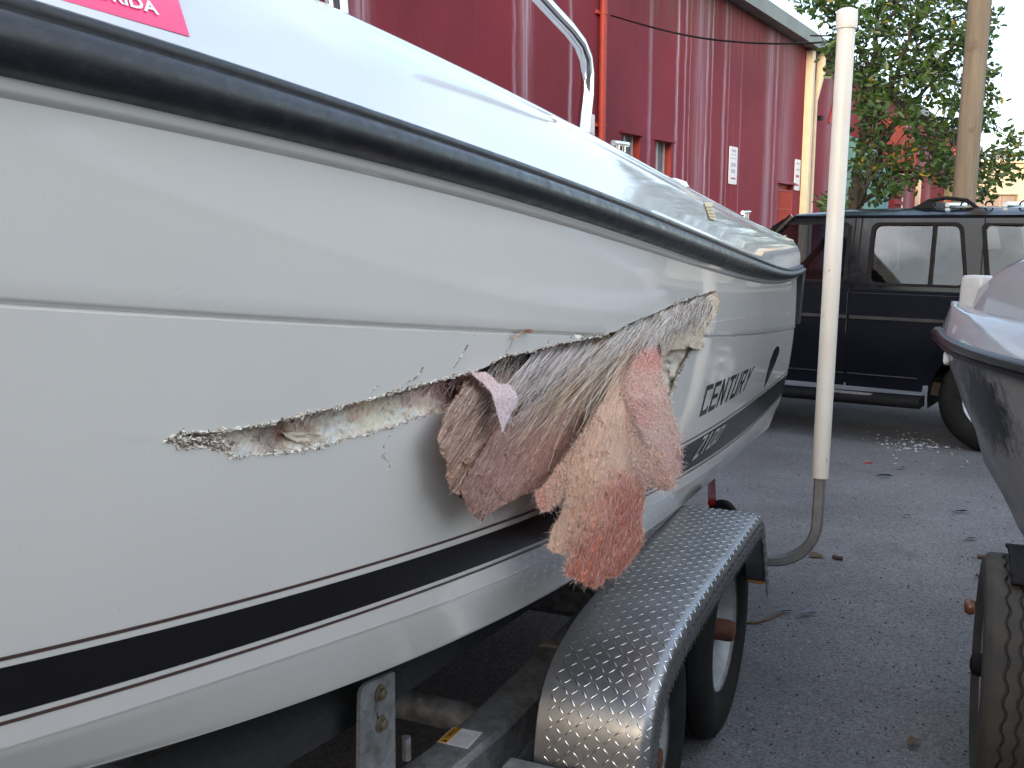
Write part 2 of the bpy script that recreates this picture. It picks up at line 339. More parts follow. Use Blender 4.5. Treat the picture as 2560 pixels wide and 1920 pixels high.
def vh(s, z):
    """outboard position of the boat's skin at station s and height z"""
    s = np.asarray(s, float); z = np.asarray(z, float); ks = ['C', 'L', 'K', 'R', 'T', 'D']; zs = [Z(k, s) for k in ks]; vs = [V(k, s) for k in ks]
    r = vs[0]+0*z
    for i in range(5):
        f = np.clip((z-zs[i])/np.maximum(zs[i+1]-zs[i], 1e-4), 0, 1); inside = z > zs[i]
        val = vs[i]+(vs[i+1]-vs[i])*f
        if ks[i] == 'L': val = val+.010*np.sin(pi*f)
        if ks[i] == 'T': g = np.clip(f/.97, 0, 1); val = np.where(g < .82, vs[i]+(vs[i+1]-vs[i])*g*.93+.014*np.sin(pi*g), val)
        r = np.where(inside, val, r)
    return r
def skin(P, off=0.):
    """(n,3) boat coordinates where the sight lines meet the skin moved outboard by off"""
    d = rays(P); ds = d[:, 0]*sA+d[:, 1]*cA; dvv = d[:, 0]*cA-d[:, 1]*sA; t = np.full(len(d), -.72)/dvv
    for _ in range(30): t = .5*t+.5*(vh(ds*t, EYE+d[:, 2]*t)+off)/dvv
    return np.c_[ds*t, dvv*t, EYE+d[:, 2]*t]
def to_w(B): B = np.atleast_2d(B); return np.c_[B[:, 0]*sA+B[:, 1]*cA, B[:, 0]*cA-B[:, 1]*sA, B[:, 2]]
def skinw(P, off=0.): return to_w(skin(P, off))
def project(Wp):
    Wp = np.atleast_2d(Wp); x, y, z = Wp[:, 0], Wp[:, 1], Wp[:, 2]-EYE; f = y*cos(TILT)-z*sin(TILT); u = y*sin(TILT)+z*cos(TILT)
    return np.c_[(1280+F_*x/f)/K_, (960-F_*u/f)/K_]

boat = thing('boat', bw(1.2, -1.87, 0), 'white motor boat with a long torn hole and fibreglass flaps hanging from its side', 'boat')
# hole outline in the side (picture points)
UP = [(356, 953.6), (384.7, 936), (439, 934), (490, 930), (519, 926), (567, 917), (631, 902), (679, 889.6), (727, 880), (775, 869), (823.5, 856), (887.6, 836.7), (951.6, 820.7), (1015.7, 804.7), (1048, 794), (1090, 768), (1143, 761.5), (1192, 745), (1241, 737), (1290.6, 727), (1323, 717), (1356, 699), (1405, 679.5), (1455, 658), (1504, 640), (1546.5, 628.6)]
RT = [(1551, 650), (1536, 684), (1515, 725), (1492, 762), (1470, 800), (1452, 850), (1440, 903)]
LO = [(1300, 935), (1150, 925), (1030, 905), (964, 891), (919.6, 897.6), (855.5, 918.4), (791.5, 937.6), (743.4, 950.4), (695.4, 964.9), (647, 974.5), (583, 981), (535, 985.7), (509.6, 990), (490, 977.7), (445.5, 966), (388, 967.5), (372, 958)]
HOLE = densify(UP+RT+LO, 3.2, 1.5)

# hull: columns of a section grid; the middle panel round the hole is triangulated so that its torn edge is real
def sect(s, top, bot):
    """section rows from the rail down to the knuckle, and from the lower knuckle to the keel"""
    s = float(s)
    if top:
        zR, vR_, zK, vK = Z('R', s), V('R', s), Z('K', s), V('K', s)
        r = [(vR_+.002, zR+.02), (vR_+.002, zR-.010), (vR_-.001, zR-.014), (vR_-.008, zR-.018)]
        for f in (.06, .15, .3, .45, .6, .72, .82, .90): r.append((vR_-.008+(vK+.004-vR_+.008)*f+.002*sin(pi*f), zR-.018+(zK+.006-zR+.018)*f))
        r += [(vK+.004, zK+.007), (vK+.002, zK+.003), (vK-.003, zK+.0005), (vK-.004, zK-.0005), (vK, zK-.004)]
        return r
    zL, vL, zC, vC = Z('L', s), V('L', s), Z('C', s), V('C', s)
    r = [(vL, zL), (vL-.001, zL-.002), (vL-.007, zL-.004), (vL-.008, zL-.008)]
    for f in (.2, .4, .6, .8, .94): r.append((vL-.008+(vC-vL+.008)*f+.001*sin(pi*f), zL-.008+(zC-zL+.008)*f))
    r += [(vC+.002, zC+.004), (vC-.001, zC-.001), (vC-.012, zC-.004)]
    zk = np.interp(s, [-2, -1.5, -1, 0, 1, 4.6], [1.28, .95, .70, .50, .43, .40])
    for f in (.15, .4, .7, 1.0): r.append((max(vC-.012+(-1.87-vC+.012)*f, -1.87), zC-.004+(min(zk, zC-.006)-zC+.004)*f))
    return r
S0, S1 = .60, 3.35
sL = np.linspace(-2, S0, 22); sM = S0*(S1/S0)**np.linspace(0, 1, 70); sR = np.linspace(S1, SEND, 14)
SALL = list(sL[:-1])+list(sM)+list(sR[1:])
NB = 16                                              # rows of the panel between the two knuckles
def mid(s, f):
    zL, zK = Z('L', s), Z('K', s)-.004; z = zL+(zK-zL)*f; v = V('L', s)+(V('K', s)-V('L', s))*f+.010*np.sin(pi*f); return v, z
def side(s): return sect(s, 1, 0)+[mid(s, 1-j/NB) for j in range(1, NB+1)]
hull = MB()
hull.loft([[bw(s, *p) for p in sect(s, 0, 1)] for s in SALL])
for part in (list(sL), list(sR)): hull.loft([[bw(s, *p) for p in side(s)] for s in part])
SIDE = np.array([side(s) for s in sM]); nM, nR = SIDE.shape[:2]
RS = np.concatenate([[0], np.cumsum(np.maximum(-np.diff(SIDE[35, :, 1])/.022, .04))])   # row parameter
def side_at(c, r):
    """skin point at column c (float) and row parameter r"""
    i = int(min(max(c, 0), nM-1.001)); f = c-i; out = []
    for k in (i, i+1):
        v_ = np.interp(r, RS, SIDE[k, :, 0]); z_ = np.interp(r, RS, SIDE[k, :, 1]); out.append((v_, z_))
    s_ = sM[i]*(1-f)+sM[i+1]*f
    return bw(s_, out[0][0]*(1-f)+out[1][0]*f, out[0][1]*(1-f)+out[1][1]*f)
hp = np.array(HOLE); hB = skin(hp); HC = np.interp(hB[:, 0], sM, np.arange(nM)); HR = []
for c, z_ in zip(HC, hB[:, 2]):
    i = int(min(c, nM-1.001)); f = c-i; zz_ = SIDE[i, :, 1]*(1-f)+SIDE[i+1, :, 1]*f; HR.append(np.interp(-z_, -zz_, RS))
HQ = list(zip(HC, HR)); hb = np.array([tuple(side_at(c, r)) for c, r in HQ])
gq = [(i, RS[j]) for i in range(nM) for j in range(nR)]; g3 = [tuple(bw(sM[i], *SIDE[i, j])) for i in range(nM) for j in range(nR)]
ring = [i*nR for i in range(nM)]+[(nM-1)*nR+j for j in range(1, nR)]+[i*nR+nR-1 for i in range(nM-2, -1, -1)]+[j for j in range(nR-2, 0, -1)]
ringset = set(ring); inh = inpoly([q[0] for q in gq], [q[1] for q in gq], HQ); keep = [i for i in range(len(gq)) if i in ringset or not inh[i]]
remap = {k: i for i, k in enumerate(keep)}; P2 = [gq[i] for i in keep]; P3 = [g3[i] for i in keep]
hl = list(range(len(P2), len(P2)+len(HOLE))); P2 += HQ; P3 += [tuple(p) for p in hb]
VV, FF = cdt(P2, [[remap[i] for i in ring], hl]); lut = np.array(P2)
V3 = []
for q in VV:
    d_ = (lut[:, 0]-q[0])**2+(lut[:, 1]-q[1])**2; k = int(np.argmin(d_)); V3.append(P3[k] if d_[k] < 1e-6 else tuple(side_at(*q)))
cen = np.array([[sum(VV[i][k] for i in f)/3 for k in (0, 1)] for f in FF]); bad = inpoly(cen[:, 0], cen[:, 1], HQ)
hull.add(V3, [tuple(f) for f, b_ in zip(FF, bad) if not b_])
# torn laminate edge: the skin is several millimetres thick
hi = hb+np.array(VAX)*-.006; n_ = len(HOLE)
hull.add([tuple(p) for p in hb]+[tuple(p) for p in hi], [(i, (i+1) % n_, n_+(i+1) % n_, n_+i) for i in range(n_)], mi=1)
# transom and the far side
def fullsec(s): return side(s)[:-1]+sect(s, 0, 1)
tr = [bw(SEND, *p) for p in fullsec(SEND)]; trm = [bw(SEND, -3.74-p[0], p[1]) for p in fullsec(SEND)]
hull.loft([tr, trm])
for secf in (lambda s: fullsec(s),):
    hull.loft([[bw(s, -3.74-p[0], p[1]) for p in secf(s)] for s in SALL[::4]+[SEND]])
M['laminate'] = varied('torn_laminate', (.55, .50, .43, 1), (.30, .25, .21, 1), 120, .9, bump=.6, bscale=400, bdist=.003)
hull_o = hull.build('hull', [M['hull'], M['laminate']], boat, smooth=40)
bm = bmesh.new(); bm.from_mesh(hull_o.data); bmesh.ops.remove_doubles(bm, verts=bm.verts, dist=2e-5); bm.to_mesh(hull_o.data); bm.free(); hull_o.data.set_sharp_from_angle(angle=radians(40))

# deck: gunwale moulding above the rail, crease near its top, flat side deck and cockpit well
def dsec(s):
    zT, vT, zD, vD = Z('T', s), V('T', s), Z('D', s), V('D', s); h = zD-zT; r = [(vT+.001, zT-.03), (vT+.001, zT+.002)]
    for f in (.1, .25, .4, .55, .7, .8): r.append((vT+(vD-vT)*f*.93+.014*sin(pi*f), zT+h*f*.97))
    r += [(vT+(vD-vT)*.86, zT+h*.885), (vT+(vD-vT)*.875, zT+h*.90), (vT+(vD-vT)*.93, zT+h*.955), (vT+(vD-vT)*.975, zT+h*.985), (vD, zD), (vD-.015, zD+.001), (vD-.10, zD-.004), (vD-.105, zD-.03), (vD-.11, zD-.30), (-1.87, zD-.30)]
    return [(max(a, -1.87), b) for a, b in r]
dk = MB(); SD = list(np.linspace(-2, .6, 14))+list(np.linspace(.66, SEND, 60))
dk.loft([[bw(s, *p) for p in dsec(s)] for s in SD]); dk.loft([[bw(s, -3.74-p[0], p[1]) for p in dsec(s)] for s in SD[::4]+[SEND]])
e1 = dsec(SEND); e2 = [(p[0]-.02, p[1]-.008) for p in e1]
dk.loft([[bw(SEND, *p) for p in e1], [bw(SEND+.02, *p) for p in e2], [bw(SEND+.022, p[0]-.03, p[1]-.03) for p in e2]])
dk.loft([[bw(SEND+.01, p[0]-.01, p[1]-.005) for p in e1], [bw(SEND+.01, -3.74-p[0]+.01, p[1]-.005) for p in e1]])
deck_o = dk.build('deck', M['deck'], boat, smooth=35)

# rubber rub rail, with a slim upper bead, turning down the stern corner
RP = [(-.004, -.002), (.010, -.001), (.022, .004), (.030, .013), (.033, .023), (.031, .033), (.025, .040), (.019, .0425), (.0195, .0455), (.021, .049), (.0195, .053), (.013, .056), (-.004, .057)]
rr = MB()
def rsec(s):
    h = (Z('T', s)-Z('R', s))/.057; return [bw(s, V('R', s)+a, Z('R', s)+b*h) for a, b in RP]
rows = [rsec(s) for s in list(np.linspace(-2, .4, 14))+list(np.linspace(.45, SEND-.03, 60))]
for a in (20, 45, 70, 90):                           # round the corner
    q = radians(a); b0 = bw(SEND-.03, V('R', SEND)-.03, 0)
    rows.append([b0+SAX*((.03+x)*sin(q))+VAX*((.03+x)*cos(q))+Vector((0, 0, Z('R', SEND)+zz*((Z('T', SEND)-Z('R', SEND))/.057))) for x, zz in RP])
rows.append([p-VAX*2.4 for p in rows[-1]])
rr.loft(rows); rub = rr.build('rub_rail', M['rail'], boat, smooth=50)
cg = MB(); zt, zb = Z('R', SEND)+.03, 1.13
prof = [(.022, -.02), (.026, .0), (.026, .022), (.018, .034), (0, .036), (-.03, .036), (-.03, -.02)]
cg.loft([[bw(SEND+b, V('R', SEND)+a-(zt-z_)*.05, z_) for a, b in prof] for z_ in np.linspace(zt, zb, 7)], close=True)
cg.add([bw(SEND+b, V('R', SEND)+a-(zt-zb)*.05, zb) for a, b in prof], [tuple(range(7))])
cg.build('corner_guard', M['rail'], boat, smooth=40)

# boot stripe and pinstripes: vinyl strips on the skin
def strip(name, k1, d1, k2, d2, mt, s_a, s_b, lab=None):
    mb = MB(); ss = list(np.linspace(s_a, .6, 10))+list(np.linspace(.66, s_b, 90)); rows = []
    for s in ss:
        za, zb_ = Z(k1, s)+d1, Z(k2, s)+d2; rows.append([bw(s, float(vh(s, z_))+.0012, z_) for z_ in np.linspace(za, zb_, 6)])
    mb.loft(rows); o = mb.build(name, mt, boat, smooth=True)
    if lab: o['label'] = lab
    return o
strip('stripe', 'Bt', 0, 'Bb', 0, M['black_vinyl'], -1.2, SEND-.005, 'wide black band')
strip('pinstripe', 'P', .0024, 'P', -.0024, M['brown_vinyl'], -1.2, SEND-.005)
strip('pinstripe', 'Bb', -.0075, 'Bb', -.0125, M['brown_vinyl'], -1.2, SEND-.005)

# lettering, drawn in the strokes of the photograph: quads in a unit cell per letter
h_, w_ = .17, .22
def bar(x0, y0, x1, y1): return [(x0, y0), (x1, y0), (x1, y1), (x0, y1)]
LET = {'C': [bar(0, .08, w_, .92), bar(0, 1-h_, .95, 1), bar(0, 0, .95, h_), bar(.78, h_, .95, .26)], 'E': [bar(0, 0, w_, 1), bar(0, 1-h_, .95, 1), bar(0, 0, .95, h_), bar(0, .42, .85, .42+h_*.9)],
 'N': [bar(0, 0, w_, 1), bar(.75, 0, .97, 1), [(0, 1), (w_, 1), (.97, 0), (.75, 0)]], 'T': [bar(0, 1-h_, 1, 1), bar(.40, 0, .62, 1-h_)], 'U': [bar(0, 0, w_, 1), bar(.75, 0, .97, 1), bar(0, 0, .97, h_)],
 'R': [bar(0, 0, w_, 1), bar(0, 1-h_, .9, 1), bar(.72, .5, .94, .95), bar(0, .42, .9, .42+h_*.8), [(.45, .42), (.68, .42), (.97, 0), (.74, 0)]], 'Y': [[(0, 1), (.24, 1), (.62, .45), (.38, .45)], [(.80, 1), (1.04, 1), (.62, .40), (.40, .45)], bar(.39, 0, .61, .46)],
 '2': [bar(0, 0, .95, h_), bar(.05, 1-h_, .95, 1), [(0, h_), (.25, h_), (.95, .75), (.75, .80)], bar(.73, .7, .95, .95)], '1': [bar(.35, 0, .6, 1), [(.1, .8), (.35, .8), (.6, 1), (.35, 1)]], '0': [bar(0, 0, w_, 1), bar(.75, 0, .97, 1), bar(0, 1-h_, .97, 1), bar(0, 0, .97, h_)]}
def lettering(word, quad, mt, off, gap=.16):
    """quad: picture points of bottom-left, top-left, top-right, bottom-right; letters even along the boat"""
    q = skin(quad); n = len(word)
    for i, ch in enumerate(word):
        mb = MB(); x0 = i/n; wd = (1-gap)/n
        for st in LET[ch]:
            poly = densify(st, .25); B = []
            for a, b in poly:
                u = x0+a*wd; B.append(q[0]*(1-u)*(1-b)+q[1]*(1-u)*b+q[2]*u*b+q[3]*u*(1-b))
            B = np.array(B); B[:, 1] = vh(B[:, 0], B[:, 2])+off+.0001*len(mb.f); mb.add([tuple(p) for p in to_w(B)], [tuple(range(len(B)))])
        mb.build('letter', mt, boat)
cz = lambda x, y: ((1640+x*.1929)/K_, (880+y*.1929)/K_)
cz2 = lambda x, y: ((1640+x*.2049)/K_, (900+y*.2049)/K_)
lettering('CENTURY', [cz(555, 845), cz(655, 440), cz(1285, 175), cz(1165, 480)], M['black_vinyl'], .0013)
lettering('2100', [cz2(425, 1235), cz2(575, 930), cz2(865, 770), cz2(735, 985)], M['silver_vinyl'], .0026, .22)
cz3 = lambda x, y: ((1640+x*.3375)/K_, (700+y*.3375)/K_)
em = [cz3(*p) for p in ((800, 802), (822, 690), (848, 590), (872, 525), (893, 492), (909, 490), (915, 515), (906, 558), (882, 618), (852, 690), (822, 760))]
mb = MB(); mb.add([tuple(p) for p in skinw(em, .0013)], [tuple(range(len(em)))]); mb.build('emblem', M['black_vinyl'], boat)

def wshrink_(poly, d):
    c = np.mean(poly, 0); return [tuple(np.array(p)+(c-np.array(p))/np.linalg.norm(c-np.array(p))*d) for p in poly]
# registration sticker with the name of the state
st = [(60, -22), (300, -60), (376, -40), (385.6, 0), (410, 79), (260, 36), (134, 0)]
mb = MB(); pl_ = densify(st, 12); gg = [(x, y) for x in range(64, 410, 13) for y in range(-56, 80, 13) if inpoly([x], [y], wshrink_(st, 5))[0]]
VV, FF = cdt(pl_+gg, [list(range(len(pl_)))]); FF = [f for f in FF if inpoly([sum(VV[i][0] for i in f)/3], [sum(VV[i][1] for i in f)/3], pl_)[0]]
mb.add([tuple(p) for p in skinw(VV, .0014)], FF); sk_ = mb.build('registration_sticker', M['sticker'], boat, smooth=True)
TV, TF = text_mesh('FLORIDA', bold=.028); bl, br, ht = np.array((165, -21)), np.array((345, 33)), np.array((-7, -27))
tp = bl+TV[:, :1]*(br-bl)+TV[:, 1:]*ht; mb = MB(); mb.add([tuple(p) for p in skinw(tp, .0032)], TF); mb.build('lettering', M['white_paint'], sk_)
yl = [(1521, 436), (1539, 438), (1548, 476), (1533, 472)]
mb = MB(); mb.add([tuple(p) for p in skinw(yl, .006)], [(0, 1, 2, 3)]); yo = mb.build('warning_label', M['label_yellow'], boat)
for i in range(4):
    y_ = 446+i*7; x_ = 1526+i*2.2; mb = MB(); mb.add([tuple(p) for p in skinw([(x_, y_), (x_+13, y_+1.2), (x_+13.3, y_+2.6), (x_+.3, y_+1.4)], .0072)], [(0, 1, 2, 3)]); mb.build('text_line', M['brown_vinyl'], yo)

# stainless grab rail legs, cleats and deck fittings
def deckpt(px, py, dv_=0., dz=0.):
    b = skin([(px, py)])[0]; return b+np.array([0, dv_, dz])
gs = MB(); base = bw(2.35, V('D', 2.35)-.05, Z('D', 2.35)-.02)
def atv(px, py, v):
    d = rays((px, py))[0]; t_ = v/(d[0]*cA-d[1]*sA); return Vector(d*t_)+Vector((0, 0, EYE))
vv = V('D', 2.2)-.05
pth = [(1258, 300), (1262, 262), (1268, 205), (1269, 160), (1265, 125), (1252, 93), (1228, 62), (1190, 22), (1150, -22), (1100, -75)]
crv = [atv(x, y, vv) for x, y in pth]
gs.tube(crv, .0165, 16); gs.build('grab_rail', M['chrome'], boat, smooth=60)
b0 = atv(1260, 282, vv)
vv2 = V('D', 1.4)-.06; gs = MB(); gs.tube([atv(728, 48, vv2), atv(724, 0, vv2), atv(715, -60, vv2)], .02, 16); gs.build('windscreen_post', M['chrome'], boat, smooth=60)
for px, py, sc_ in ((1385, 349, 1.), (1636, 470, 1.1), (1718, 506, .5)):
    b = skin([(px, py+8)])[0]; p = bw(b[0], V('D', b[0])-.05, Z('D', b[0])); mb = MB()
    mb.tube([p, p+Vector((0, 0, .045*sc_))], .006*sc_, 8); mb.tube([p+SAX*.05*sc_, p+SAX*.05*sc_+Vector((0, 0, .045*sc_))], .006*sc_, 8)
    mb.tube([p+SAX*(-.035*sc_)+Vector((0, 0, .038*sc_)), p+SAX*(.085*sc_)+Vector((0, 0, .042*sc_))], .007*sc_, 8); mb.build('cleat', M['chrome'], boat, smooth=50)
b = skin([(1515, 436)])[0]; p = bw(b[0], V('D', b[0])-.06, Z('D', b[0])-.004); mb = MB()
mb.lathe([(.0, .028), (.03, .026), (.06, .016), (.07, .0)], p, (0, 0, 1), 20); mb.build('vent_cap', M['white_paint'], boat, smooth=60)

# ------------------------------------------------------------------ torn fibreglass
def fmat(name, rough=.9, streak=True, dk=(.78, .72, .69, 1), sc=(.022, .32, 1)):
    m, t = mat(name, (.5, .5, .5, 1), rough, spec=.25); a = t.n('ShaderNodeAttribute', attribute_name='Col')
    c = a.outputs['Color']
    if streak:
        u = t.n('ShaderNodeAttribute', attribute_name='fuv'); mp = t.n('ShaderNodeMapping', {'Vector': u.outputs['Vector']}); mp.inputs['Scale'].default_value = sc
        f = t.noise(mp.outputs[0], 1.0, 7, .72); f2 = t.noise(u.outputs['Vector'], .22, 6, .75)
        c = t.mix(t.ramp(f, [(.38, (0,)*3), (.62, (1,)*3)]), t.mix(1., c, dk, 'MULTIPLY'), c)
        c = t.mix(t.math('MULTIPLY', t.ramp(f2, [(.55, (0,)*3), (.72, (1,)*3)]), .45), c, (.70, .60, .54, 1))
        h = t.math('ADD', t.math('MULTIPLY', f, 1.), t.math('MULTIPLY', f2, .9)); t.bump(h, .7, .006)
    t.l(c, t.b.inputs['Base Color']); return m
M['flap'] = fmat('torn_fibreglass'); M['flap_ribbed'] = fmat('ribbed_fibreglass', dk=(.40, .32, .28, 1), sc=(.010, .26, 1)); M['flap_hang'] = fmat('hanging_fibreglass', dk=(.74, .54, .48, 1), sc=(.020, .40, 1)); M['flap_felt'] = fmat('felted_fibreglass', dk=(.80, .66, .62, 1), sc=(.16, .26, 1)); M['fibre'] = fmat('glass_fibre', .75, False); M['core'] = fmat('hull_core')
zA = lambda x, y: (864+x*.32813, 587.6+y*.32813)
zC = lambda x, y: (915.9+x*.31243, 777.7+y*.31243)
zB = lambda x, y: (311+x*.32032, 708.6+y*.32032)
def lin(*c):
    v = rgb(*c)[:3]; k = min(1.55, .84/max(v)); return tuple(x*k+.004 for x in v)
def zones(P, stops, base):
    """blend of soft colour patches: stops = [(x, y, radius, colour)]"""
    P = np.atleast_2d(P); c = np.tile(np.array(base, float), (len(P), 1)); wsum = np.full((len(P), 1), .25)
    c *= wsum
    for x, y, r, col in stops:
        nn = np.array([noise.noise(Vector((p[0]*.02, p[1]*.02, x*.1))) for p in P])
        n2 = np.array([noise.fractal(Vector((p[0]*.085, p[1]*.06, y*.1)), .6, 2., 3) for p in P]); w_ = np.exp(-(((P[:, 0]-x)**2+(P[:, 1]-y)**2)/r**2)*np.clip(1+.4*nn+.55*n2, .6, 3))[:, None]*1.6; c += w_*np.array(col); wsum += w_
    return c/wsum
def ragged_sheet(name, outline, off, colf, ang, parent, mt, step=3.4, jit=2.0, grid=9., thick=.004, ridge=.004, rs=(.012, .16)):
    """a torn sheet of laminate: outline in picture points, off(P) metres outboard of the skin, ang = run of its fibres"""
    ol = densify(outline, step, jit); xs = [p[0] for p in ol]; ys = [p[1] for p in ol]; inn = []
    for y in np.arange(min(ys), max(ys), grid):
        for x in np.arange(min(xs), max(xs), grid): inn.append((x+random.uniform(-.3, .3)*grid, y+random.uniform(-.3, .3)*grid))
    inn = np.array(inn); inn = inn[inpoly(inn[:, 0], inn[:, 1], ol)]; oa = np.array(ol)
    d = np.min(np.linalg.norm(inn[:, None]-oa[None], axis=2), axis=1); inn = inn[d > 2.2]
    VV, FF = cdt([tuple(p) for p in ol]+[tuple(p) for p in inn], [list(range(len(ol)))]); P = np.array(VV)
    cen = np.array([P[list(f)].mean(0) for f in FF]); FF = [f for f, k in zip(FF, inpoly(cen[:, 0], cen[:, 1], ol)) if k]
    ca, sa = cos(ang), sin(ang); uv = np.c_[P[:, 0]*ca+P[:, 1]*sa, -P[:, 0]*sa+P[:, 1]*ca]
    rg = np.array([noise.fractal(Vector((a*rs[0], b*rs[1], 1.7)), .7, 2., 4)+.4*noise.noise(Vector((a*.06, b*.06, 9.))) for a, b in uv])
    o_ = off(P)+ridge*rg; F3 = skinw(P, o_); B3 = skinw(P, o_-thick); n = len(P); mb = MB(); col = colf(P)
    mb.v = [tuple(p) for p in F3]+[tuple(p) for p in B3]; cnt = {}
    for f in FF:
        for i in range(3):
            a, b = f[i], f[(i+1) % 3]
            if (b, a) in cnt: del cnt[(b, a)]
            else: cnt[(a, b)] = 1
    mb.f = [tuple(f) for f in FF]+[tuple(i+n for i in reversed(f)) for f in FF]+[(b, a, a+n, b+n) for (a, b) in cnt]
    mb.mi = [0]*len(mb.f); mb.c = [tuple(c) for c in col]*2; mb.uv = np.r_[uv, uv]
    return mb.build(name, mt, parent, smooth=45, cols=True)
def strands(name, items, parent, width=1.0):
    """items: [(polyline picture points (k,2), offsets (k,), colour, width px)] joined as one mesh of thin ribbons"""
    if not items: return
    k = len(items[0][0]); A = np.array([i[0] for i in items]); O = np.array([i[1] for i in items]); Wd = np.array([i[3] for i in items])*width
    T = np.gradient(A, axis=1); T /= np.maximum(np.linalg.norm(T, axis=2, keepdims=True), 1e-6); N = np.stack([-T[..., 1], T[..., 0]], 2)
    tp = np.linspace(1, .35, k)[None, :, None]; Lp = A+N*Wd[:, None, None]*.5*tp; Rp = A-N*Wd[:, None, None]*.5*tp
    L3 = skinw(Lp.reshape(-1, 2), O.ravel()).reshape(len(items), k, 3); R3 = skinw(Rp.reshape(-1, 2), O.ravel()).reshape(len(items), k, 3); mb = MB()
    for q in range(len(items)):
        base = len(mb.v); mb.v += [tuple(p) for p in L3[q]]+[tuple(p) for p in R3[q]]; mb.c += [tuple(items[q][2])]*(2*k)
        mb.f += [(base+j, base+j+1, base+k+j+1, base+k+j) for j in range(k-1)]
    mb.mi = [0]*len(mb.f); o = mb.build(name, M['fibre'], parent, cols=True); o['kind'] = 'stuff'; return o
def curve(x, y, ang, L, bend, k=4):
    pts = [(x, y)]; a = ang
    for _ in range(k-1): pts.append((pts[-1][0]+cos(a)*L/(k-1), pts[-1][1]+sin(a)*L/(k-1))); a += bend
    return pts
def fuzz(outline, off, n_edge, n_in, ang, cols, colf, L=(4, 9), Lin=(5, 14), spread=.35, w=(.35, .75), lift=.006, mixr=(.15, .75), edge_pale=.8, bright=.08):
    it = []; ol = np.array(densify(outline, 1.)); st = []; mx_ = []
    for _ in range(n_edge):
        i = random.randrange(len(ol)); t_ = ol[(i+2) % len(ol)]-ol[i-2]; nn = np.array([t_[1], -t_[0]]); nn /= np.linalg.norm(nn)+1e-9
        q = ol[i]+nn*3
        if inpoly([q[0]], [q[1]], outline)[0]: nn = -nn
        a = atan2(nn[1], nn[0])+random.gauss(0, .7); L_ = random.uniform(*L)*random.choice((.5, .8, 1, 1.5)); x, y = ol[i]-nn*random.uniform(1, 5); P = curve(x, y, a, L_, random.gauss(0, .3))
        o0 = float(off(np.array([[x, y]]))[0]); it.append([P, [o0+lift*random.random()*(j/3+.2) for j in range(4)], None, random.uniform(*w)]); st.append((x, y)); mx_.append(edge_pale*random.uniform(.5, 1))
    lo_, hi_ = ol.min(0), ol.max(0); got = 0
    while got < n_in:
        p = (random.uniform(lo_[0], hi_[0]), random.uniform(lo_[1], hi_[1]))
        if not inpoly([p[0]], [p[1]], outline)[0]: continue
        got += 1; a = ang+random.gauss(0, spread)+(pi if random.random() < .5 else 0); P = curve(p[0], p[1], a, random.uniform(*Lin), random.gauss(0, .18))
        if not inpoly([P[-1][0]], [P[-1][1]], outline)[0]: continue
        o0 = off(np.array(P)); it.append([P, [float(o0[j])+.002+lift*random.random()*sin(pi*(j+.3)/3.3) for j in range(4)], None, random.uniform(*w)]); st.append(p); mx_.append(random.uniform(*mixr) if random.random() > bright else .95)
    for _ in range(n_edge//22):
        i = random.randrange(len(ol)); t_ = ol[(i+2) % len(ol)]-ol[i-2]; nn = np.array([t_[1], -t_[0]]); nn /= np.linalg.norm(nn)+1e-9
        if inpoly([ol[i][0]+nn[0]*3], [ol[i][1]+nn[1]*3], outline)[0]: nn = -nn
        a = atan2(nn[1], nn[0])+random.gauss(0, .6); x, y = ol[i]-nn*5; o0 = float(off(np.array([[x, y]]))[0])
        it.append([curve(x, y, a, random.uniform(14, 30), random.gauss(0, .2)), [o0+.004*j for j in range(4)], None, random.uniform(*w)]); st.append((x, y)); mx_.append(.95)
    C_ = colf(np.array(st))
    for q, c, m_ in zip(it, C_, mx_): q[2] = tuple(np.array(c)*(1-m_)+np.array(random.choice(cols))*m_)
    return it
def up_y(x): return np.interp(x, [p[0] for p in UP], [p[1] for p in UP])
LOs = sorted(LO+[(356, 953.6), (1435, 903)], key=lambda p: p[0])
def lo_y(x): return np.interp(x, [p[0] for p in LOs], [p[1] for p in LOs])

# the torn core seen inside the hole: slopes inward from the lower lip
ol = [(p[0]-6, p[1]-5) for p in UP]+[(1560, 622), (1562, 652), (1546, 688), (1524, 730), (1500, 768), (1479, 806), (1461, 856), (1448, 925)]+[(p[0], p[1]+6) for p in LO]+[(348, 954)]
def core_off(P):
    x, y = P[:, 0], P[:, 1]; f = np.clip((lo_y(x)-y)/np.maximum(lo_y(x)-up_y(x), 6), -.05, 1.15); f = np.where((x > 1425) & (y > 700), np.minimum(f, .12), f); deep = np.interp(x, [340, 420, 620, 900, 1050, 1400, 1560], [.004, .008, .020, .026, .070, .060, .006])
    nn = np.array([noise.fractal(Vector((a*.035, b*.05, 4.)), .7, 2., 4) for a, b in P]); return -.006-deep*np.clip(f, 0, 1.15)**.8+np.minimum(nn*.22*deep, .006)
cream, beige, greyc, tan, brownc = lin(216, 204, 190), lin(190, 174, 158), lin(150, 140, 132), lin(190, 140, 112), lin(92, 62, 44)
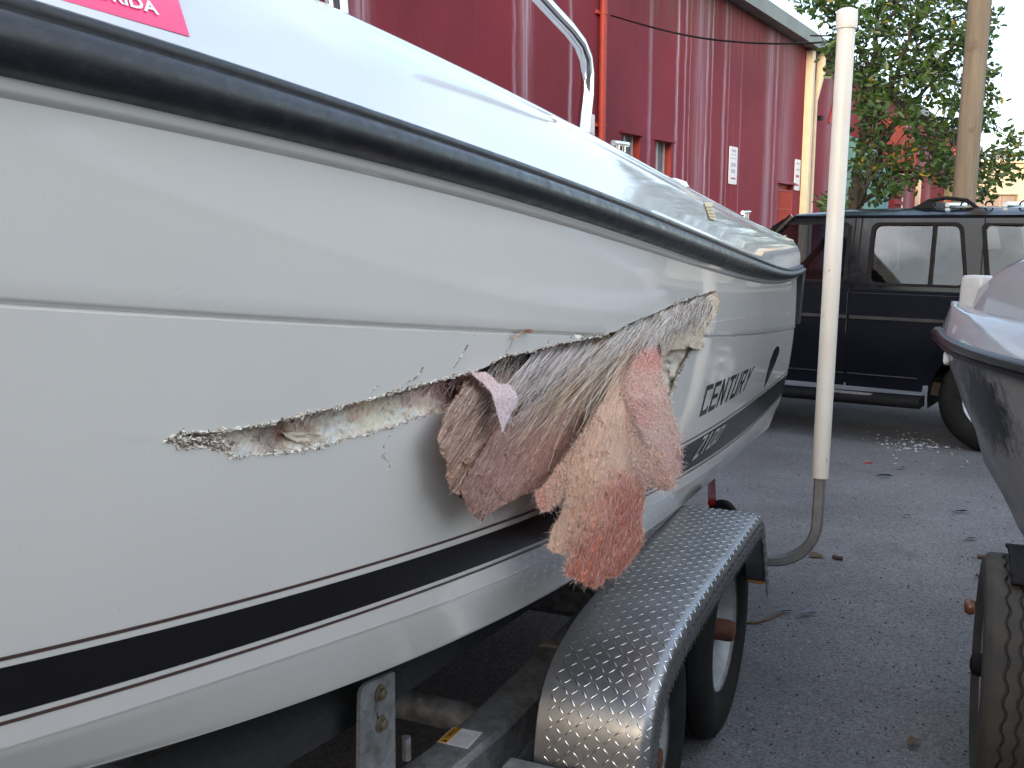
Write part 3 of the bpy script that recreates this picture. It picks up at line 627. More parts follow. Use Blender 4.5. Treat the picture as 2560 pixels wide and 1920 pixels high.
def core_col(P):
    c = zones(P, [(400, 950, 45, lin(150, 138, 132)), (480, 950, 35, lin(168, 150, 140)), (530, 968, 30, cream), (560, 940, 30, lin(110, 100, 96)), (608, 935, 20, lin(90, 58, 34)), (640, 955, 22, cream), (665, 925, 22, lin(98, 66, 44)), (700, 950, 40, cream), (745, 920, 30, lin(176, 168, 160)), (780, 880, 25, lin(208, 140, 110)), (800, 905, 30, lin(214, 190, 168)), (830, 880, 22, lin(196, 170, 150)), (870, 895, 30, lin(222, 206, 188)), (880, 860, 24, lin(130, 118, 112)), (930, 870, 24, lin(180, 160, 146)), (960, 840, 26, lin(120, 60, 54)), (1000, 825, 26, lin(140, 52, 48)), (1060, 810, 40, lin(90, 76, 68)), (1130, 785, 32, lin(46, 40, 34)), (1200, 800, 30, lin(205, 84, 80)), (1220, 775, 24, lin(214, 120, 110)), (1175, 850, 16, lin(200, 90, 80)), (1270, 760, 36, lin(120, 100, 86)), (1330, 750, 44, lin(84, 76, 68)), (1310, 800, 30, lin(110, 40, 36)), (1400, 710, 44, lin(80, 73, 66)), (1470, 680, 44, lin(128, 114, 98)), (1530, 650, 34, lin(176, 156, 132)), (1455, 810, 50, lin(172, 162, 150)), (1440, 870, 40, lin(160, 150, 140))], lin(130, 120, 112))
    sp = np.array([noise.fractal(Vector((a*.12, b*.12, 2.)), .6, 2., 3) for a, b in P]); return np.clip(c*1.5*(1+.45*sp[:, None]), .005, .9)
ragged_sheet('exposed_core', ol, core_off, core_col, radians(-60), boat, M['core'], step=5, jit=0, grid=5.5, thick=.003, ridge=.0015)
# a chewed splinter of foam lying in the slit
spl = [zB(930, 700), zB(1010, 705), zB(1130, 710), zB(1220, 730), zB(1240, 750), zB(1190, 780), zB(1090, 790), zB(1020, 765), zB(960, 735)]
ragged_sheet('foam_splinter', spl, lambda P: np.full(len(P), -.008), lambda P: zones(P, [], lin(226, 214, 198)), 0, boat, M['flap'], jit=1.5, grid=6, thick=.008, ridge=.004)

# flaps of torn skin, back to front
FDIR = radians(122)                                   # fibres run down and to the left in the picture
mauve, pinkb, redb, pale, tanf, dark = lin(150, 116, 112), lin(172, 128, 114), lin(160, 78, 60), lin(232, 205, 190), lin(196, 158, 132), lin(70, 56, 48)
right_ = [zA(*p) for p in [(1680, 450), (1710, 570), (1730, 720), (1760, 800), (1790, 950), (1838, 1060), (1850, 1200), (1845, 1320), (1800, 1360), (1760, 1300), (1730, 1160), (1620, 1120), (1560, 1000), (1500, 860), (1470, 760), (1480, 640), (1570, 540), (1640, 470)]]
offR = lambda P: np.interp(P[:, 1], [730, 860, 1040], [.0, .045, .075])+.012*np.sin((P[:, 0]-1340)*.04)
colR = lambda P: zones(P, [(1400, 770, 26, lin(196, 112, 96)), (1395, 840, 30, lin(232, 192, 178)), (1390, 900, 26, lin(212, 152, 138)), (1400, 935, 34, lin(226, 196, 186)), (1430, 1000, 40, lin(196, 156, 150)), (1455, 980, 20, lin(230, 196, 184)), (1440, 900, 24, lin(238, 206, 186)), (1420, 820, 16, lin(236, 200, 178))], lin(238, 212, 198))
colR_ = colR
ragged_sheet('torn_flap', right_, offR, colR, radians(75), boat, M['flap_felt'], thick=.004, ridge=.006, step=2.6, jit=3.2)
ribbed = [zA(*p) for p in [(310, 895), (268, 1000), (248, 1090), (262, 1180), (310, 1250), (305, 1340), (330, 1440), (400, 1490), (470, 1540), (520, 1400), (640, 1200), (760, 1000), (860, 800), (940, 660), (1000, 560), (900, 560), (800, 640), (700, 650), (600, 690), (470, 660), (380, 800)]]
offL = lambda P: np.interp(P[:, 1], [770, 850, 960, 1110], [-.045, .003, .026, .040])+np.interp(P[:, 0], [940, 1010, 1100], [.016, .010, 0.])
colL = lambda P: zones(P, [(990, 900, 46, lin(172, 150, 136)), (970, 960, 36, lin(178, 148, 130)), (1000, 1010, 40, lin(164, 128, 110)), (1040, 930, 40, lin(170, 136, 118)), (990, 1060, 30, lin(140, 112, 100)), (1080, 850, 40, lin(186, 172, 164)), (1060, 800, 30, lin(96, 84, 76))], lin(166, 142, 128))
ragged_sheet('torn_flap', ribbed, offL, colL, FDIR, boat, M['flap_ribbed'], thick=.003, jit=2.6, step=2.6, ridge=.007, rs=(.008, .22))
panel = [zA(*p) for p in [(610, 1060), (540, 1180), (430, 1350), (400, 1440), (425, 1500), (450, 1560), (490, 1605), (535, 1640), (600, 1580), (700, 1530), (790, 1480), (880, 1440), (960, 1370), (1060, 1260), (1140, 1150), (1240, 1010), (1340, 850), (1440, 690), (1480, 600), (1400, 540), (1320, 560), (1250, 660), (1150, 700), (1000, 760), (860, 880), (740, 960)]]
offP = lambda P: np.interp(P[:, 1], [760, 850, 960, 1110], [-.038, .013, .038, .058])
colP = lambda P: zones(P, [(1090, 960, 50, lin(156, 124, 118)), (1030, 1060, 45, lin(128, 94, 90)), (1120, 1010, 60, lin(150, 112, 100)), (1180, 960, 50, lin(162, 122, 106)), (1060, 1000, 40, lin(150, 116, 112)), (1180, 860, 50, lin(190, 170, 162)), (1270, 800, 46, lin(196, 178, 164)), (1260, 880, 40, lin(180, 150, 134)), (1110, 900, 34, lin(196, 180, 172)), (1200, 1040, 34, lin(176, 140, 124))], lin(160, 126, 114))
ragged_sheet('torn_flap', panel, offP, colP, FDIR, boat, M['flap'], thick=.003, jit=2.8, step=2.6, ridge=.005)
hang = [zA(1500, 560), zA(1440, 640), zA(1330, 860), zA(1200, 1060), zA(1080, 1230), zA(960, 1390), zA(890, 1460), zA(905, 1530), zA(930, 1580), zA(975, 1572), zA(1010, 1545), zA(1075, 1490), zA(1112, 1465)]+[zC(*p) for p in [(985, 940), (965, 1000), (940, 1080), (905, 1130), (880, 1180), (872, 1240), (850, 1290), (890, 1325), (940, 1345), (1000, 1335), (985, 1390), (970, 1440), (975, 1490), (1050, 1515), (1110, 1560), (1180, 1578), (1240, 1548), (1258, 1512), (1340, 1500), (1400, 1430), (1470, 1350), (1530, 1240), (1505, 1120), (1520, 1000), (1530, 885), (1600, 870), (1665, 905), (1735, 885), (1740, 850), (1685, 760), (1640, 640), (1555, 590), (1500, 500), (1440, 400), (1415, 290), (1430, 150), (1400, 60)]]
offH = lambda P: np.interp(P[:, 1], [770, 900, 1050, 1270], [.012, .060, .095, .125])+.010*np.sin((P[:, 0]-1250)*.03)
colH = lambda P: zones(P, [(1300, 900, 46, lin(208, 180, 154)), (1260, 980, 50, lin(206, 178, 154)), (1330, 970, 40, lin(212, 184, 160)), (1240, 1060, 46, lin(204, 174, 148)), (1200, 1150, 36, lin(208, 180, 154)), (1290, 1090, 34, lin(184, 134, 116)), (1362, 1070, 40, lin(150, 66, 54)), (1350, 1140, 44, lin(148, 64, 52)), (1290, 1200, 40, lin(156, 82, 70)), (1330, 1220, 40, lin(156, 82, 70)), (1280, 1250, 30, lin(196, 128, 106)), (1240, 1230, 30, lin(164, 92, 78)), (1220, 1200, 24, lin(200, 164, 148)), (1160, 1085, 26, lin(214, 140, 116)), (1185, 1050, 26, lin(206, 156, 136)), (1420, 1030, 36, lin(244, 206, 188)), (1440, 1050, 30, lin(238, 194, 174)), (1375, 960, 26, lin(222, 190, 168)), (1360, 900, 24, lin(214, 180, 152))], lin(204, 174, 150))
hang_o = ragged_sheet('torn_flap', hang, offH, colH, radians(108), boat, M['flap_hang'], thick=.0035, ridge=.007, step=2.6, jit=3.4)
curl = [zA(*p) for p in [(470, 668), (560, 655), (620, 700), (650, 735), (722, 738), (770, 800), (775, 860), (735, 930), (700, 1000), (676, 1050), (655, 990), (628, 880), (600, 790), (540, 730)]]
offC = lambda P: np.interp(P[:, 1], [805, 860, 935], [.006, .045, .065])
ragged_sheet('torn_flap', curl, offC, lambda P: zones(P, [(1040, 815, 20, lin(214, 176, 160)), (1085, 870, 30, lin(208, 190, 196)), (1088, 920, 20, lin(222, 208, 212))], lin(204, 184, 182)), radians(65), boat, M['flap'], ridge=.003, jit=1.2)
fray = [zA(*p) for p in [(2085, 125), (2102, 205), (2075, 290), (2020, 335), (2004, 420), (1998, 512), (1900, 500), (1790, 512), (1735, 560), (1700, 450), (1760, 400), (1840, 330), (1930, 250), (1990, 190)]]
offF = lambda P: np.interp(P[:, 1], [630, 660, 690, 770], [.000, .004, .009, .014])
ragged_sheet('torn_flap', fray, offF, lambda P: zones(P, [(1480, 720, 40, lin(182, 168, 150)), (1520, 690, 24, lin(206, 184, 152)), (1545, 645, 20, lin(200, 176, 146)), (1440, 740, 24, lin(150, 138, 124))], lin(176, 160, 142)), FDIR, boat, M['flap'], ridge=.005, jit=2.6)

# loose glass fibres
paleset = [lin(*c) for c in ((246, 224, 212), (240, 212, 197), (230, 196, 178), (246, 232, 224), (222, 186, 164))]
greyset = [lin(*c) for c in ((206, 196, 190), (226, 218, 213), (172, 160, 152), (190, 174, 162), (238, 232, 228), (124, 112, 104), (96, 86, 78))]
it = fuzz(right_, offR, 1900, 3600, radians(80), paleset, colR, L=(5, 14), Lin=(4, 12), spread=.9, lift=.008, mixr=(.35, .9), bright=.16, w=(.35, .75))
strands('loose_fibres', it, boat)
it = fuzz(hang, offH, 2500, 6500, radians(108), paleset+[tanf]*2, colH, L=(4, 11), Lin=(9, 26), spread=.15, lift=.004, mixr=(.05, .6), bright=.14, w=(.3, .62))
pk_ = [p for p in hang if p[0] > 1395]; it += fuzz([zC(1400, 380), zC(1500, 500), zC(1560, 590), zC(1640, 640), zC(1685, 760), zC(1735, 870), zC(1660, 895), zC(1600, 868), zC(1520, 880), zC(1440, 760), zC(1400, 560)], offH, 900, 2200, radians(80), paleset, colH, L=(5, 13), Lin=(4, 10), spread=.9, lift=.010, mixr=(.6, 1.))
it += fuzz([zA(1330, 860), zA(960, 1390), zA(890, 1460), zA(905, 1530), zA(930, 1580), zA(1010, 1545), zA(1112, 1465), zA(1150, 1300)], offH, 250, 900, radians(110), paleset, colH, Lin=(5, 14), spread=.6, lift=.010, mixr=(.4, .9))
strands('loose_fibres', it, boat)
browns = [lin(*c) for c in ((176, 146, 130), (196, 170, 156), (126, 94, 84), (150, 112, 98), (210, 190, 178), (104, 78, 70))]
it = fuzz(panel, offP, 500, 3200, FDIR, browns, colP, L=(2, 5), Lin=(8, 30), spread=.14, lift=.003, mixr=(.2, .8))
it += fuzz(ribbed, offL, 420, 900, FDIR, browns+[dark, dark, lin(60, 44, 36)], colL, L=(2, 6), Lin=(25, 80), spread=.07, lift=.003, w=(.4, 1.0), mixr=(.4, 1.))
it += fuzz(curl, offC, 300, 900, radians(70), [lin(232, 222, 224), lin(214, 196, 198), lin(240, 236, 238)], lambda P: np.tile(np.array(lin(210, 192, 192)), (len(P), 1)), L=(3, 8), Lin=(6, 16), spread=.35, lift=.006)
strands('loose_fibres', it, boat)
it = []
def from_edge(n, x0, x1, ang, sp, L, o0, o1, cols, w=(.6, 1.5), dy=2):
    for _ in range(n):
        x = random.uniform(x0, x1); P = curve(x, float(up_y(x))+dy+random.uniform(0, 8), ang+random.gauss(0, sp), random.uniform(*L), random.gauss(0, .06), 5)
        it.append((P, [o0+(o1-o0)*j/4+random.gauss(0, .003) for j in range(5)], random.choice(cols), random.uniform(*w)))
from_edge(620, 1230, 1400, radians(126), .09, (60, 230), -.03, .060, greyset, (.4, 1.1))
from_edge(260, 1150, 1340, radians(126), .08, (60, 210), -.03, .050, [lin(246, 240, 236), lin(234, 224, 220), lin(240, 226, 218)], (.35, .8))
from_edge(140, 1330, 1480, radians(126), .10, (40, 160), -.01, .050, [lin(246, 240, 234), lin(236, 224, 212)], (.35, .8))
from_edge(260, 1380, 1545, radians(121), .10, (40, 120), -.008, .022, greyset, (.5, 1.3))
from_edge(260, 1060, 1250, radians(112), .20, (40, 130), -.045, -.005, greyset, (.4, 1.1))
from_edge(150, 1280, 1440, radians(128), .06, (150, 330), -.02, .085, [lin(206, 180, 150), lin(130, 100, 76), lin(84, 68, 54), lin(228, 206, 180)], (.8, 1.7))
from_edge(120, 880, 1040, radians(100), .6, (12, 48), -.03, -.01, [lin(232, 208, 200), lin(214, 180, 172)], (.6, 1.1))
from_edge(130, 640, 900, radians(95), .5, (10, 34), -.02, -.008, [lin(226, 216, 206), lin(190, 176, 164)], (.6, 1.1))
for _ in range(260):                                  # tangle over the red patches
    x, y = random.gauss(1205, 28), random.gauss(800, 22); P = curve(x, y, random.uniform(0, 2*pi), random.uniform(15, 50), random.gauss(0, .2), 5); it.append((P, [-.035+random.uniform(-.01, .02)]*5, random.choice([lin(228, 190, 182), lin(206, 150, 140), lin(186, 98, 86)]), random.uniform(.6, 1.2)))
for _ in range(420):                                  # frayed cloth at the stern end of the tear
    x = random.uniform(1420, 1545); P = curve(x, float(up_y(x))+random.uniform(3, 40), radians(116)+random.gauss(0, .16), random.uniform(20, 75), random.gauss(0, .1), 5); it.append((P, [.008+.010*random.random()+.001*j for j in range(5)], random.choice(greyset+[cream, cream]), random.uniform(.5, 1.3)))
for x, L_, a in ((1388, 46, -92), (1405, 40, -88), (1303, 60, -95), (1450, 34, -86), (1330, 90, -52), (1345, 70, -47), (1300, 44, -100), (1462, 52, -80), (1352, 120, -30)):
    P = curve(x, float(up_y(x))+8, radians(a), L_, .02, 5); it.append((P, [.004+.006*j for j in range(5)], lin(214, 208, 200), .55))
P = curve(1500, 701, radians(-8), 110, -.01, 5); it.append((P, [.004+.004*j for j in range(5)], lin(222, 206, 180), .9))
strands('loose_fibres', it, boat)

# crumbled gelcoat along the tear and along the cracks running from it
def chips(name, line, n, size, spread, cols, o0=.0006, side=None):
    """crumbs and thin flakes that follow a torn line, in clusters with bare stretches between"""
    mb = MB(); ol = np.array(densify(line, .8, 0, False)); P = []; T = []
    while len(P) < n:
        i = random.randrange(1, len(ol)-1); g = noise.fractal(Vector((ol[i][0]*.05, ol[i][1]*.05, n*.1)), .6, 2., 3)
        if random.random() > .45+.9*g: continue
        P.append(ol[i]+np.random.normal(0, spread*(.45+max(0, g)*1.6), 2)); T.append(ol[i+1]-ol[i-1])
    P = np.array(P); T = np.array(T); Wp = skinw(P, o0); W2_ = skinw(P+T/np.maximum(np.linalg.norm(T, axis=1, keepdims=True), 1e-6), o0)
    for p, q in zip(Wp, W2_):
        sc_ = size*(.18+.9*random.random()**3); tg = Vector(q-p).normalized(); el = random.choice((1., 1., 1.6, 2.4)); R = Matrix.Rotation(random.uniform(0, 6), 3, Vector((random.gauss(0, 1), random.gauss(0, 1), random.gauss(0, 1))).normalized())
        vs = [R @ Vector(k_)*sc_ for k_ in ((1, 0, 0), (-.5, .8, .1), (-.6, -.7, 0), (.1, 0, .45))]; vs = [Vector(p)+v_+tg*v_.dot(tg)*(el-1) for v_ in vs]
        mb.add(vs, [(0, 1, 3), (1, 2, 3), (2, 0, 3), (0, 2, 1)], random.choice(cols))
    o = mb.build(name, M['fibre'], boat, cols=True); o['kind'] = 'stuff'; return o
chipc = [rgb(*c)[:3] for c in ((222, 216, 206), (230, 226, 220), (200, 188, 174), (128, 114, 102), (176, 162, 148), (92, 82, 74), (214, 206, 194), (216, 212, 206))]
chips('torn_edge', UP, 2300, .0040, 2.0, chipc); chips('torn_edge', [(372, 958)]+sorted(LO[4:], key=lambda p: p[0])[1:], 900, .0042, 1.8, chipc[:3]+chipc[:2]+chipc[3:5]); chips('torn_edge', RT, 200, .005, 1.5, chipc)
chips('torn_edge', [(360, 953), (420, 948), (500, 962)], 900, .0036, 6, chipc+[rgb(120, 104, 96)[:3], rgb(150, 132, 122)[:3]])
CR = [[zA(0, 770), zA(60, 745), zA(95, 710), zA(130, 665), zA(150, 630)], [zA(340, 655), zA(370, 600), zA(410, 545), zA(450, 470), zA(502, 400)], [zA(690, 540), zA(720, 500), zA(745, 430), zA(790, 400)], [zA(940, 510), zA(970, 480), zA(985, 430)], [zA(1100, 440), zA(1170, 412)], [zA(1230, 425), zA(1285, 388)], [zB(1690, 660), zB(1650, 740), zB(1615, 800)], [zB(1615, 800), zB(1640, 830), zB(1600, 860), zB(1645, 890), zB(1660, 925), zB(1640, 955)], [zB(1520, 450), zB(1580, 380)], [zB(1740, 385), zB(1850, 320), zB(1880, 262)]]
for c in CR:
    L_ = sum(math.dist(c[i], c[i+1]) for i in range(len(c)-1)); chips('crack', c, int(L_*1.5), .0026, .5, chipc[:6])
ragged_sheet('lifted_flake', [zA(745, 430), zA(790, 395), zA(830, 378), zA(892, 376), (1149, 719), zA(800, 405), zA(770, 440)], lambda P: np.full(len(P), .012), lambda P: zones(P, [(1140, 713, 8, lin(120, 70, 56))], lin(200, 176, 150)), 0, boat, M['flap'], jit=.6, grid=4, thick=.002, ridge=.001)
mb = MB(); sc_ = [(212, 946.5), (300, 947.2), (365, 952), (300, 948.2)]; mb.add([tuple(p) for p in skinw(sc_, .0008)], [(0, 1, 2, 3)]); sc2 = [(236, 954), (300, 952.4), (362, 955), (300, 953.4)]; mb.add([tuple(p) for p in skinw(sc2, .0008)], [(0, 1, 2, 3)])
mb.build('scratch', varied('scratch_grey', (.36, .35, .33, 1), (.75, .74, .72, 1), 20, .7), boat)

# ------------------------------------------------------------------ trailer under the boat
trailer = thing('boat_trailer', bw(2.5, -1.87, 0), 'galvanised tandem-axle boat trailer with tread-plate fender and white guide pole', 'boat trailer')
FP = [(1.802, .28), (1.800, .40), (1.808, .50), (1.828, .585), (1.87, .640), (1.93, .672), (2.02, .697), (2.14, .712), (2.35, .718), (2.6, .719), (2.85, .720), (2.98, .721), (3.045, .715), (3.085, .690), (3.11, .645), (3.145, .58), (3.19, .50), (3.235, .425)]
def fpath(n):
    a = np.array(FP); d = np.r_[0, np.cumsum(np.linalg.norm(np.diff(a, axis=0), axis=1))]; q = np.linspace(0, d[-1], n)
    # smooth: sample, then average a few times
    p = np.c_[np.interp(q, d, a[:, 0]), np.interp(q, d, a[:, 1])]
    for _ in range(6): p[1:-1] = .25*p[:-2]+.5*p[1:-1]+.25*p[2:]
    return p, d[-1]
FPn, FL = fpath(110); FT = np.gradient(FPn, axis=0); FT /= np.linalg.norm(FT, axis=1)[:, None]
VO, VI, RC = -.512, -.765, .026
def fsec():
    r = [(VI, -.02), (VI, -.006), (VI+.004, 0)]+[(VI+(VO-RC-VI)*f, 0) for f in (.25, .5, .75, 1)]
    for a in (15, 35, 55, 75, 90): r.append((VO-RC+RC*sin(radians(a)), -RC+RC*cos(radians(a))))
    return r+[(VO+.001, -.05), (VO+.001, -.066)]
FS = fsec()
def fpt(i, v, h):
    i = min(max(i, 0), len(FPn)-1.001); k = int(i); f = i-k; p = FPn[k]*(1-f)+FPn[k+1]*f; t = FT[k]*(1-f)+FT[k+1]*f
    return bw(p[0]-t[1]*h, v, p[1]+t[0]*h)
fd = MB(); fd.loft([[fpt(i, v, h) for v, h in FS] for i in range(len(FPn))])
fender = fd.build('fender', M['plate'], trailer, smooth=40)
so = fender.modifiers.new('sheet', 'SOLIDIFY'); so.thickness = .003; so.offset = -1
tb = MB(); pitch = .0215; rowsN = int(FL/pitch)
wid = []                                              # unrolled width: flat top, corner arc, skirt
flat = VO-RC-VI; arc = RC*pi/2; tot = flat+arc+.06
def unroll(u):
    if u < flat: return VI+u, 0., (0, 1)
    if u < flat+arc: a = (u-flat)/RC; return VO-RC+RC*sin(a), -RC+RC*cos(a), (sin(a), cos(a))
    return VO+.0005, -RC-(u-flat-arc), (1, 0)
for j in range(rowsN):
    for k in range(int(tot/pitch)):
        q = (j+.5)*pitch; u = (k+.5)*pitch; sg = 1 if (j+k) % 2 else -1; ang = sg*radians(45); L_, W_, H_ = .0108, .0019, .0014
        if u > tot-.012 or u < .012: continue
        ring = []
        for a, b, h in ((-1, 0, 0), (-.45, -1, 0), (.45, -1, 0), (1, 0, 0), (.45, 1, 0), (-.45, 1, 0), (-.55, 0, 1), (.55, 0, 1)):
            dq, du = a*L_*cos(ang)-b*W_*sin(ang), a*L_*sin(ang)+b*W_*cos(ang); v_, h0, (nv, nh) = unroll(u+du); hh = .0004+h*H_
            ring.append(fpt((q+dq)/FL*(len(FPn)-1), v_+nv*hh, h0+nh*hh))
        tb.add(ring, [(0, 1, 6), (1, 2, 7, 6), (2, 3, 7), (3, 4, 7), (4, 5, 6, 7), (5, 0, 6)])
o = tb.build('tread_bars', M['plate_bar'], fender, smooth=True); o['kind'] = 'stuff'
# wheels
def wheel_parts(R=.335, W=.19, rim_r=.185, tread='tyre', hub='rust', rimm='rim', zig=False):
    ty = MB(); hw = W/2; pr = [(rim_r+.004, -hw*.78), (rim_r+.03, -hw*.93), (R*.78, -hw), (R*.90, -hw*.96), (R*.965, -hw*.85), (R*.985, -hw*.74)]
    n = 5; gx = np.linspace(-hw*.70, hw*.70, n*2+1)
    for i in range(n):
        a, b = gx[2*i], gx[2*i+1+ (0)]; pr += [(R, a+.002), (R, gx[2*i+1]+.004)]
        if i < n-1: pr += [(R-.008, gx[2*i+1]+.006), (R-.008, gx[2*i+2]-.001)]
    pr += [(R*.985, hw*.74), (R*.965, hw*.85), (R*.90, hw*.96), (R*.78, hw), (rim_r+.03, hw*.93), (rim_r+.004, hw*.78)]
    ty.lathe(pr, (0, 0, 0), (0, 0, 1), 64)
    rm = MB(); rm.lathe([(rim_r+.006, hw*.80), (rim_r+.006, hw*.74), (rim_r-.006, hw*.70), (rim_r-.016, hw*.45), (rim_r-.02, hw*.2), (rim_r-.05, hw*.12), (.10, hw*.28), (.075, hw*.42), (.05, hw*.45), (.03, hw*.45)], (0, 0, 0), (0, 0, 1), 48)
    rm.lathe([(rim_r+.006, -hw*.80), (rim_r-.02, -hw*.4), (rim_r-.02, hw*.2)], (0, 0, 0), (0, 0, 1), 48)
    hb_ = MB(); hb_.lathe([(.034, hw*.40), (.034, hw*.95), (.030, hw*1.1), (.012, hw*1.16), (0, hw*1.16)], (0, 0, 0), (0, 0, 1), 20)
    nu = MB()
    return ty, rm, hb_
def make_wheel(name, root, pos, axis, parts, mats_, meshes=None):
    e = bpy.data.objects.new(name, None); COL.objects.link(e); e.parent = root; e.empty_display_size = .1
    e.location = Vector(pos)-Vector(root['_o']); e.rotation_euler = Vector(axis).to_track_quat('Z', 'Y').to_euler(); e['_o'] = (0, 0, 0); obs = []
    for nm, p, mt in zip(('tyre', 'rim', 'hub'), parts, mats_):
        if meshes: ob = bpy.data.objects.new(nm, meshes[len(obs)]); COL.objects.link(ob); ob.parent = e
        else: ob = p.build(nm, mt, e, smooth=35)
        obs.append(ob)
    return [q.data for q in obs]
wp = wheel_parts()
wm = make_wheel('wheel', trailer, bw(2.99, -.685, .335), VAX, wp, (M['tyre'], M['rim'], M['rust']))
make_wheel('wheel', trailer, bw(2.15, -.685, .335), VAX, wp, wp, wm)
ax = MB()
for s in (2.15, 2.99): ax.tube([bw(s, -.78, .335), bw(s, -2.95, .335)], .04, 12)
ax.build('axle', M['galv'], trailer, smooth=40)
# frame: channel rails bending in to the tongue, cross-members, bunks on brackets
def rail_beam(name, pts, wdt, hgt, mt):
    mb = MB(); rows = []; n = len(pts)
    for i, (s, v, z) in enumerate(pts):
        a = np.array(pts[max(i-1, 0)]); b = np.array(pts[min(i+1, n-1)]); d = (b-a)[:2]; d /= np.linalg.norm(d); nx, ny = -d[1], d[0]; c = .012; r = []
        for x, y in ((-wdt/2+c, 0), (wdt/2-c, 0), (wdt/2-c/3, -c/3), (wdt/2, -c), (wdt/2, -hgt+c), (wdt/2-c, -hgt), (-wdt/2+c, -hgt), (-wdt/2, -hgt+c), (-wdt/2, -c)): r.append(bw(s+nx*x, v+ny*x, z+y))
        rows.append(r)
    mb.loft(rows, close=True); mb.add(rows[0], [tuple(range(9))]); mb.add(rows[-1], [tuple(reversed(range(9)))]); return mb.build(name, mt, trailer, smooth=30)
near = [(3.35, -.915, .48), (2.6, -.915, .48), (2.2, -.915, .48), (1.9, -.922, .48), (1.7, -.945, .48), (1.5, -.985, .48), (1.3, -1.05, .48), (1.0, -1.17, .48), (.4, -1.42, .48), (-.6, -1.82, .48)]
rail_o = rail_beam('frame_rail', near, .105, .15, M['galv'])
rail_beam('frame_rail', [(s, -3.74-v, z) for s, v, z in near], .105, .15, M['galv'])
for s, z in ((3.25, .40), (2.9, .40), (1.52, .40)):
    mb = MB(); mb.box(0, 0, 0, .09, 1.85, .075); o_ = mb
    mb.v = [tuple(bw(s+p[0], -1.87+p[1], z+p[2])) for p in mb.v]; mb.build('cross_member', M['galv'], trailer, bevel=.006)
mb = MB(); mb.box(0, 0, 0, .04, .125, .17); mb.v = [tuple(bw(2.36+p[0], -.915+p[1], .402+p[2])) for p in mb.v]; mb.build('beam_sleeve', varied('dusty_steel', (.26, .235, .205, 1), (.20, .185, .165, 1), 30, .7, .3), trailer, bevel=.01)
for k, dv_ in enumerate((0, -1.62)):
    rows = []
    for s in np.linspace(.9, 3.6, 16):
        zc = np.interp(s, [.9, 1.6, 2.4, 3.6], [.79, .695, .625, .56]); rows.append([bw(s, -1.06+dv_+a, zc+b) for a, b in ((-.045, -.075), (.03, -.075), (.045, -.065), (.045, -.01), (.03, .0), (-.035, .02), (-.045, .015))])
    mb = MB(); mb.loft(rows, close=True); mb.add(rows[0], [tuple(range(7))]); mb.add(rows[-1], [tuple(range(7))]); mb.build('bunk', M['carpet'], trailer, smooth=40)
M['bolt'] = varied('dull_bolt', (.14, .11, .075, 1), (.10, .08, .06, 1), 60, .6, .3)
# bracket with two bolts, slot between them
vb = -.962
P_ = [tuple(atv(x, y, vb)) for x, y in ((774, 1840), (779, 1500), (783, 1488), (793, 1478), (822, 1464), (853, 1452), (856, 1840))]
sl = [tuple(atv(x, y, vb)) for x, y in ((813, 1540), (817, 1538), (818, 1552), (814, 1554))]
def bp(a, b, d): return bw(a, vb-d, b)
inv = lambda w: (w[0]*sA+w[1]*cA, w[2])
mb = plate([inv(p) for p in P_], [[inv(p) for p in sl]], bp, .008); br = mb.build('bunk_bracket', M['galv'], trailer)
for px, py in ((820, 1497), (822, 1563)):
    c = atv(px, py, vb+.001); mb = MB(); mb.lathe([(.017, 0), (.017, .0025), (.0105, .0027), (.0105, .011), (.008, .013), (0, .013)], c, VAX, 12); mb.build('bolt', M['bolt'], br, smooth=30)
c = atv(990, 1660, -.93)
mb = MB(); p0 = atv(878, 1640, -1.0); mb.tube([p0, p0+Vector((0, 0, .05))], .010, 8); mb.build('bolt_end', M['galv'], trailer, smooth=30)
# warning label on top of the rail
lab = [(943, 1603), (980, 1570), (1043, 1582), (1010, 1618)]
q = [on_z(x, y, .4812) for x, y in lab]; mb = MB(); mb.add([tuple(p) for p in q], [(0, 1, 2, 3)]); lo_ = mb.build('warning_label', M['label_white'], rail_o)
def lq(u, v, h): p = q[0]*(1-u)*(1-v)+q[1]*u*(1-v)+q[2]*u*v+q[3]*(1-u)*v; return tuple(p+Vector((0, 0, h)))
mb = MB(); mb.add([lq(0.02, .02, .0008), lq(.98, .02, .0008), lq(.98, .30, .0008), lq(.02, .30, .0008)], [(0, 1, 2, 3)]); mb.build('heading_band', M['label_orange'], lo_)
TV, TF = text_mesh('WARNING'); mb = MB(); mb.add([lq(.26+.68*a, .26-.20*b, .0016) for a, b in TV], TF); mb.build('lettering', M['black_vinyl'], lo_)
mb = MB(); mb.add([lq(.07, .26, .0016), lq(.21, .26, .0016), lq(.14, .06, .0016)], [(0, 1, 2)]); mb.build('warning_triangle', M['black_vinyl'], lo_)
for i in range(8):
    v0 = .37+i*.073; mb = MB(); e_ = .92-.25*random.random(); mb.add([lq(.06, v0, .0008), lq(e_, v0, .0008), lq(e_, v0+.03, .0008), lq(.06, v0+.03, .0008)], [(0, 1, 2, 3)]); mb.build('text_line', M['print_grey'], lo_)
